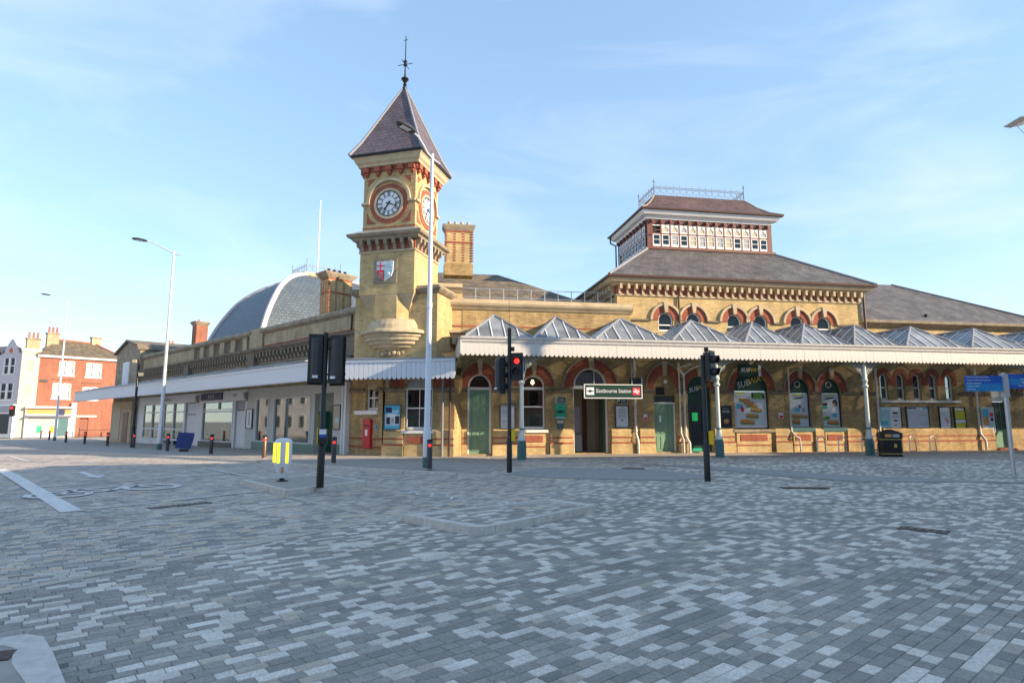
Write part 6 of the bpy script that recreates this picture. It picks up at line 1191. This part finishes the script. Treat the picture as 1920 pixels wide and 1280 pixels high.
# keep left bollard
KB = thing('traffic_bollard', 'white traffic bollard with lit yellow strips on the small island', 'traffic bollard', Matrix.Translation((-5.73, 15.19, .115)) @ Matrix.Rotation(R(20), 4, 'Z'))
kb = MB(); ks = [(.07, .07, .09), (.09, .08, .14), (.20, .13, .42), (.21, .14, .5), (.21, .14, .98), (.17, .11, 1.04), (.05, .04, 1.07)]
for w, d, z in ks: kb.v += [(w, -d * .5, z), (w * .75, -d, z), (-w * .75, -d, z), (-w, -d * .5, z), (-w, d * .5, z), (-w * .75, d, z), (w * .75, d, z), (w, d * .5, z)]
kb.f = [(j * 8 + i, j * 8 + (i + 1) % 8, (j + 1) * 8 + (i + 1) % 8, (j + 1) * 8 + i) for j in range(len(ks) - 1) for i in range(8)] + [tuple(range(8)), tuple(range(48, 56))]
kb.build('shell', 'print_white', KB); MB().lathe([(.16, 0), (.14, .03), (.06, .05), (.06, .10)], 0, 0, 10).build('foot', 'black', KB)
for x0, x1, z0_ in ((-.135, -.07, .46), (.065, .13, .46)): bx(x0, x1, -.15, -.138, z0_, .96).build('lit_strip', 'ledyellow', KB)
o = bx(-.05, .05, -.01, .0, .48, .95).build('lit_strip', 'ledyellow', KB); o.location = (-.196, -.095, 0); o.rotation_euler = (0, 0, R(-56)); bx(-.03, .03, -.128, -.112, .22, .36).build('access_slot', 'bun', KB)
# finger post
FS = thing('finger_post', 'grey wayfinding post with two blue direction panels at right', 'signpost', Matrix.Translation((14.52, 17.63, gz(14.52, 17.63))) @ Matrix.Rotation(R(-9.5) * 0, 4, 'Z'))
MB().lathe([(.06, 0), (.06, 3.0), (0, 3.02)], 0, 0, 12).build('post', 'steel', FS, smooth=True); MB().box(-.075, .075, -.075, .075, 2.3, 2.98).build('clamp', 'steel', FS)
lp = bx(-1.15, -.07, -.02, .02, 2.47, 2.93).build('left_panel', 'wayblue', FS); bx(-1.15, -.07, -.0225, -.019, 2.47, 2.70).build('lower_band', 'waycyan', lp)
for i, (w, tx) in enumerate(((.66, 'Eastbourne Shopping Centre'), (.70, 'Tourist Offices & Library'), (.42, 'Police Station'), (.36, 'Town Hall'), (.24, 'Old Town'))): text('lettering', tx, .062, lp, (-1.12 + w / 2, -.025, 2.89 - i * .09), 'print_white', width=w, ext=.001)
rp2 = bx(.07, 1.25, -.02, .02, 2.55, 2.98).build('right_panel', 'wayblue', FS); bx(.07, 1.25, -.0225, -.019, 2.66, 2.84).build('middle_band', 'waycyan', rp2)
for i, (w, tx) in enumerate(((.5, 'Town Centre'), (.62, 'Seafront and Pier'), (.72, 'Theatres'), (.7, 'Bus Station'))): text('lettering', tx, .062, rp2, (1.2 - w / 2 - .1 * (i % 2), -.025, 2.93 - i * .10), 'print_white', width=w, ext=.001)
# litter bin
LB = thing('litter_bin', 'black litter bin with gold bands beside a canopy column', 'litter bin', Matrix.Translation((16.26, 26.05, .085)) @ Matrix.Rotation(R(-14), 4, 'Z'))
def octp(w, d, c): return [(-w + c, -d), (w - c, -d), (w, -d + c), (w, d - c), (w - c, d), (-w + c, d), (-w, d - c), (-w, -d + c)]
MB().ext_z(octp(.40, .30, .07), 0, .82).build('body', 'black', LB); MB().ext_z(octp(.43, .33, .07), .80, 1.0).build('hood', 'black', LB)
rf = MB(); rf.v = [(*p, 1.0) for p in octp(.44, .34, .07)] + [(*p, 1.16) for p in octp(.10, .05, .01)]; rf.f = [(i, (i + 1) % 8, (i + 1) % 8 + 8, i + 8) for i in range(8)] + [tuple(range(8, 16)), tuple(range(8))]; rf.build('roof', 'black', LB)
for x in (-.28, .02): bx(x, x + .26, -.334, -.325, .83, .96).build('opening', 'bun' if x < 0 else 'print_grey', LB)
for z in (.12, .72): MB().ext_z(octp(.405, .305, .07), z, z + .03).build('gold_band', 'gold', LB)
bx(.06, .16, -.31, -.30, .4, .56).build('emblem', 'gold', LB)
# cycle stands
def hoop(u, v, label):
    r_ = thing('cycle_stand', label, 'cycle stand', FM @ Matrix.Translation((u, -v, .085)) @ Matrix.Rotation(R(25), 4, 'Z'), 'steel cycle stands along the station wall')
    P = [(-.36, 0, 0), (-.33, 0, .62), (-.28, 0, .71), (-.18, 0, .76), (.18, 0, .76), (.28, 0, .71), (.33, 0, .62), (.36, 0, 0)]
    MB().tube(P, .026, 8).build('hoop', 'steel', r_, smooth=True); MB().cyl((-.35, 0, .06), (.35, 0, .06), .02, n=8).build('ground_bar', 'steel', r_)
    for x in (-.36, .36): MB().lathe([(.06, 0), (.06, .01), (.03, .015)], x, 0, 10).build('foot_plate', 'steel', r_)
for u, v, lb in ((16.27, 1.58, 'steel cycle stand below the left arched takeaway window pair'), (17.36, 1.6, 'steel cycle stand between arched window pair and green canopy column'), (18.5, 1.7, 'steel cycle stand half hidden behind the canopy column'), (21.66, 1.05, 'steel cycle stand just right of the black litter bin'), (22.75, 1.1, 'rightmost steel cycle stand below the pale map posters')): hoop(u, v, lb)
# blue A-board on wheels
AB = thing('pavement_sign', 'navy blue tilted pavement board on a black base by the shops', 'pavement sign', Matrix.Translation((-17.35, 32.0, gz(-17.35, 32.0) + .11)) @ Matrix.Rotation(R(20), 4, 'Z') @ Matrix.Scale(.82, 4))
MB().add([(-.5, .0, .22), (.40, .0, .15), (.56, .32, 1.15), (-.40, .32, 1.22), (-.5, .03, .22), (.40, .03, .15), (.56, .35, 1.15), (-.40, .35, 1.22)], [(0, 1, 2, 3), (7, 6, 5, 4), (0, 1, 5, 4), (1, 2, 6, 5), (2, 3, 7, 6), (3, 0, 4, 7)]).build('panel', 'blue', AB)
MB().box(-.22, .28, -.1, .3, 0, .14).build('base', 'black', AB); MB().cyl((.42, .1, .0), (.52, .33, .95), .018, n=6).build('leg', 'steel', AB); MB().cyl((-.45, .1, .0), (-.42, .33, .95), .018, n=6).build('leg', 'steel', AB)
# ------------------------------------------------------------------ houses at the far left
HMx = frame((-61.9, 78.0), 43.0, -.55)
RHs = thing('red_brick_house', 'three storey orange-red brick house with white sash windows at far left', 'house', HMx)
hw_ = [(2.1, 3.8, 8.2, 10.1), (5.1, 6.9, 8.1, 10.0), (1.6, 3.6, 5.1, 7.1), (4.9, 6.7, 5.0, 6.7)]
MB().holed([(0, 0), (9.4, 0), (9.4, 10.5), (0, 10.5)], [[(a, c), (b_, c), (b_, d), (a, d)] for a, b_, c, d in hw_] + [[(4.9, 0.02), (5.9, .02), (5.9, 2.5), (4.9, 2.5)]], 0, .2).build('wall', 'redwall', RHs)
bx(0, 9.4, .3, 9, 0, 10.5).build('core', 'redwall', RHs)
for a, b_, c, d in hw_:
    f = MB().box(a - .1, b_ + .1, -.08, .1, c - .18, c).box(a, a + .14, -.03, .15, c, d).box(b_ - .14, b_, -.03, .15, c, d).box(a, b_, -.03, .15, d - .14, d).box((a + b_) / 2 - .14, (a + b_) / 2 + .14, -.03, .15, c, d).box(a, b_, -.02, .12, (c + d) / 2 - .05, (c + d) / 2 + .05).build('window', 'white', RHs)
    bx(a, (a + b_) / 2, .1, .11, c, d).build('pane', 'print_grey', f); bx((a + b_) / 2, b_, .1, .11, c, d).build('pane', 'print_grey', f)
for a, b_, z in ((1.4, 3.8, 7.55), (4.7, 6.9, 7.2)): bx(a, b_, -.08, .01, z, z + .1).build('brick_label', 'maroon', RHs)
bx(4.9, 5.9, .08, .12, .02, 2.3).build('door', 'browndoor', RHs); bx(4.3, 6.8, -.12, .02, 2.65, 2.85).build('door_lintel', 'white', RHs)
bx(-.3, 9.6, -.35, .1, 10.45, 10.75).build('eaves', 'white', RHs)
MB().add([(-.5, -.45, 10.75), (9.8, -.45, 10.75), (9.8, 9.2, 10.75), (-.5, 9.2, 10.75), (2.4, 4, 13.3), (6.6, 4, 13.1)], [(0, 1, 5, 4), (1, 2, 5), (2, 3, 4, 5), (3, 0, 4)]).build('roof', 'slate_moss', RHs)
MB().tube([(2.4, 4, 13.35), (6.6, 4, 13.15), (9.8, -.45, 10.8)], .12, 6).build('ridge_tiles', 'terracotta', RHs)
for x, y, z0_, z1_, w, n_, m in ((1.6, 3.2, 10.7, 13.9, 1.3, 3, 'brick_wing'), (-.4, 3.6, 10.7, 13.0, 1.4, 3, 'brick_wing'), (6.8, 4.2, 12.2, 13.9, 1.1, 0, 'stone')):
    c = bx(x - w / 2, x + w / 2, y - .5, y + .5, z0_, z1_).build('chimney', m, RHs); bx(x - w / 2 - .1, x + w / 2 + .1, y - .6, y + .6, z1_, z1_ + .2).build('chimney_cap', 'stone_grey', c)
    for i in range(n_): MB().lathe([(.15, z1_ + .2), (.12, z1_ + .8), (.15, z1_ + 1.0), (0, z1_ + 1.0)], x - w / 3 + i * w / 3, y, 8).build('chimney_pot', 'terracotta', c)
sf = bx(-1.0, 4.0, -.4, -.01, 0, 4.0).build('shopfront', 'shoplight', RHs); bx(-.9, 3.9, -.46, -.40, 3.0, 3.7).build('shop_fascia', 'bun', sf); bx(2.3, 3.1, -.5, -.46, 2.9, 3.6).build('shop_banner', 'navy', sf); bx(-1.1, 4.1, -.9, -.4, 3.75, 3.95).build('shop_cornice', 'white', sf); bx(-.6, 2.2, -.43, -.4, .5, 2.5).build('shop_window', 'print_grey', sf); bx(2.5, 3.6, -.43, -.4, .1, 2.4).build('shop_door', 'teal', sf)
bx(3.8, 4.35, -.5, .01, 0, 4.5).build('white_pilaster', 'white', RHs); MB().cyl((9.1, -.1, 0), (9.1, -.1, 10.5), .06, n=8).build('downpipe', 'black', RHs); bx(.2, 1.0, -.12, -.01, 7.2, 7.5).build('wall_vent', 'darkgrey', RHs)
for k, (a, w, h, mm) in enumerate(((-.4, .5, 1.2, 'print_white'), (.3, .5, .9, 'emerald'), (1.0, .6, 1.3, 'print_grey'), (1.7, .4, .8, 'yellow'))): bx(a, a + w, -.45, -.43, .6, .6 + h).build('window_display', mm, sf)
bx(-.95, 3.95, -1.3, -.46, 2.75, 2.85).build('awning', 'print_grey', sf)
MB().box(4.6, 4.7, -1.6, -1.5, 0, 1.2).box(8.2, 8.3, -1.6, -1.5, 0, 1.2).cyl((4.6, -1.55, .9), (8.3, -1.55, .9), .03, n=5).build('railing', 'black', RHs)
GH = thing('gabled_house', 'pale house with curved gable and cream corner bay at left edge', 'house', frame((-63.13, 76.68), 108.0, -.55))
# x runs to the right; the gable face lies at negative x, the cream bay on the other side of the corner
gp_ = [(-4.4, 0), (0, 0), (0, 10.7), (-.9, 10.9), (-1.3, 11.8), (-1.9, 12.5), (-2.2, 12.75), (-2.6, 12.5), (-3.2, 11.7), (-3.6, 10.9), (-4.4, 10.6)]
gw = [(-3.4, -1.2, 8.2, 10.2), (-3.6, -1.1, 4.9, 6.9)]
MB().holed(gp_, [[(a, c), (b_, c), (b_, d), (a, d)] for a, b_, c, d in gw], 0, .2).build('gable_wall', 'rendgrey', GH)
bx(-4.4, -.05, .25, 8, 0, 10.5).build('core', 'rendgrey', GH)
for a, b_, c, d in gw:
    f = MB().box(a, b_, -.06, .1, c - .15, c).box(a, a + .16, -.03, .14, c, d).box(b_ - .16, b_, -.03, .14, c, d).box((a + b_) / 2 - .18, (a + b_) / 2 + .18, -.03, .14, c, d).box(a, b_, -.02, .12, (c + d) / 2 - .06, (c + d) / 2 + .06).build('window', 'white', GH)
    bx(a, (a + b_) / 2, .1, .11, c, d).build('pane', 'print_black', f); bx((a + b_) / 2, b_, .1, .11, c, d).build('pane', 'print_black', f)
MB().cyl((-2.25, -.03, 11.2), (-2.25, .05, 11.2), .35, n=14).build('roundel', 'terracotta', GH)
sfm = bx(-4.3, 0, -.5, -.02, 0, 4.2).build('shopfront', 'white', GH); bx(-4.2, -.1, -.56, -.5, 3.2, 4.0).build('shop_fascia', 'print_grey', sfm); bx(-3.9, -.5, -.54, -.5, .5, 3.0).build('shop_window', 'print_black', sfm)
CB = bx(0, 1.86, 0, 6, 0, 11.3).build('cream_bay', 'rendcream', RHs); CB.location = (-1.88, -.02, 0)
for z0_, z1_ in ((8.3, 10.2), (5.0, 7.0)): f = bx(.4, 1.5, -.05, .01, z0_, z1_).build('window', 'white', CB); bx(.52, 1.38, -.06, -.05, z0_ + .1, z1_ - .1).build('pane', 'blind', f)
bx(-.1, 1.95, -.15, .1, 11.1, 11.4).build('bay_coping', 'white', CB)
TH = thing('far_terrace', 'distant flint and brick terrace with two chimney stacks behind the wing', 'house', frame((-63.0, 100.0), 60.0, -.6))
bx(0, 26, 0, 9, 0, 11).build('wall', 'redwall', TH); MB().ext_x([(-.4, 11), (4.5, 13.6), (9.4, 11)], 0, 26).build('roof', 'slate_moss', TH)
for x in (4.5, 8.6):
    c = bx(x - .8, x + .8, 3.5, 4.7, 12, 15.0 + x * .1).build('chimney', 'stone', TH)
    for i in range(3): MB().lathe([(.18, 15.0 + x * .1), (.14, 15.9 + x * .1), (0, 15.9 + x * .1)], x - .5 + i * .5, 4.1, 8).build('chimney_pot', 'terracotta', c)
MB().cyl((10, 4, 13), (10, 4, 17.5), .03, n=5).cyl((8.9, 4, 17.4), (11, 4, 17.5), .02, n=5).build('aerial', 'pipe_grey', TH)
LT = thing('left_terrace', 'dark terrace at the extreme left edge of the street', 'house', frame((-72, 80), 108.0, -.55)); bx(-14, 1.2, 0, 8, 0, 10.2).build('wall', 'redwall', LT); MB().ext_x([(-.4, 10.2), (4, 12.6), (8.4, 10.2)], -14, 1.2).build('roof', 'slate', LT)
TL = thing('far_signal', 'small far traffic signal with red light at left edge', 'traffic signal', Matrix.Translation((-51.5, 62.0, -.35))); MB().cyl((0, 0, 0), (0, 0, 3.4), .06, n=8).build('pole', 'white', TL); MB().box(-.22, .22, -.15, .1, 2.4, 3.5).build('head', 'black', TL); MB().cyl((0, -.16, 3.25), (0, -.2, 3.25), .14, n=10).build('lens', 'ledred', TL)
# ------------------------------------------------------------------ street across the way (behind and right of the viewer), whose shadow lies on the paving
def terrace(x0, x1, h, label, m):
    t = thing('street_terrace', label, 'building', FM @ Matrix.Translation((0, 0, 0)))
    bx(x0, x1, -46, -19.0, -.5, h - 2.2).build('wall', m, t); MB().ext_x([(-46.3, h - 2.2), (-33, h + 1.0), (-19.0, h - 2.2 + .05), (-19.0, h), (-19.3, h), (-19.3, h - 2.2)] if False else [(-46, h - 2.2), (-19, h - 2.2), (-19, h), (-22, h), (-33, h + .3), (-46, h)], x0, x1).build('parapet_roof', 'slate', t)
    n = int((x1 - x0) / 3.2)
    for r_ in range(3):
        for i in range(n):
            a = x0 + .9 + i * (x1 - x0) / n; z = .4 + r_ * 3.7; f = bx(a, a + 1.5, -19.0, -18.93, z, z + 2.2).build('window', 'white', t); bx(a + .1, a + 1.4, -18.93, -18.92, z + .1, z + 2.1).build('pane', 'print_grey', f)
terrace(16.5, 49.5, 13.6, 'rendered terrace across the street casting shade over the paving', 'rendgrey'); terrace(49.6, 84, 15.2, 'taller brick terrace across the street beyond the rendered one', 'redwall')

def row(mtx, x0, x1, y0, h, depth, label, m, flip=1):
    t = thing('street_terrace', label, 'building', mtx); bx(x0, x1, y0 - depth, y0, -.6, h).build('wall', m, t)
    MB().ext_x([(y0 - depth - .3, h), (y0 + .3, h), (y0 - depth / 2, h + 2.6)], x0, x1).build('roof', 'slate', t)
    n = int((x1 - x0) / 3.4)
    for r_ in range(3):
        for i in range(n):
            a = x0 + .9 + i * (x1 - x0) / n; z = .5 + r_ * 3.3; f = bx(a, a + 1.6, y0, y0 + .07, z, z + 1.9).build('window', 'white', t); bx(a + .1, a + 1.5, y0 + .07, y0 + .08, z + .1, z + 1.8).build('pane', 'print_black', f)
row(FM, -48, 15.4, -52, 8.0, 12, 'brick terrace across the junction behind the viewer', 'redwall')
row(LM, -75, 2, -26, 8.0, 10, 'shop terrace facing the shop wing from across its street', 'rendgrey')
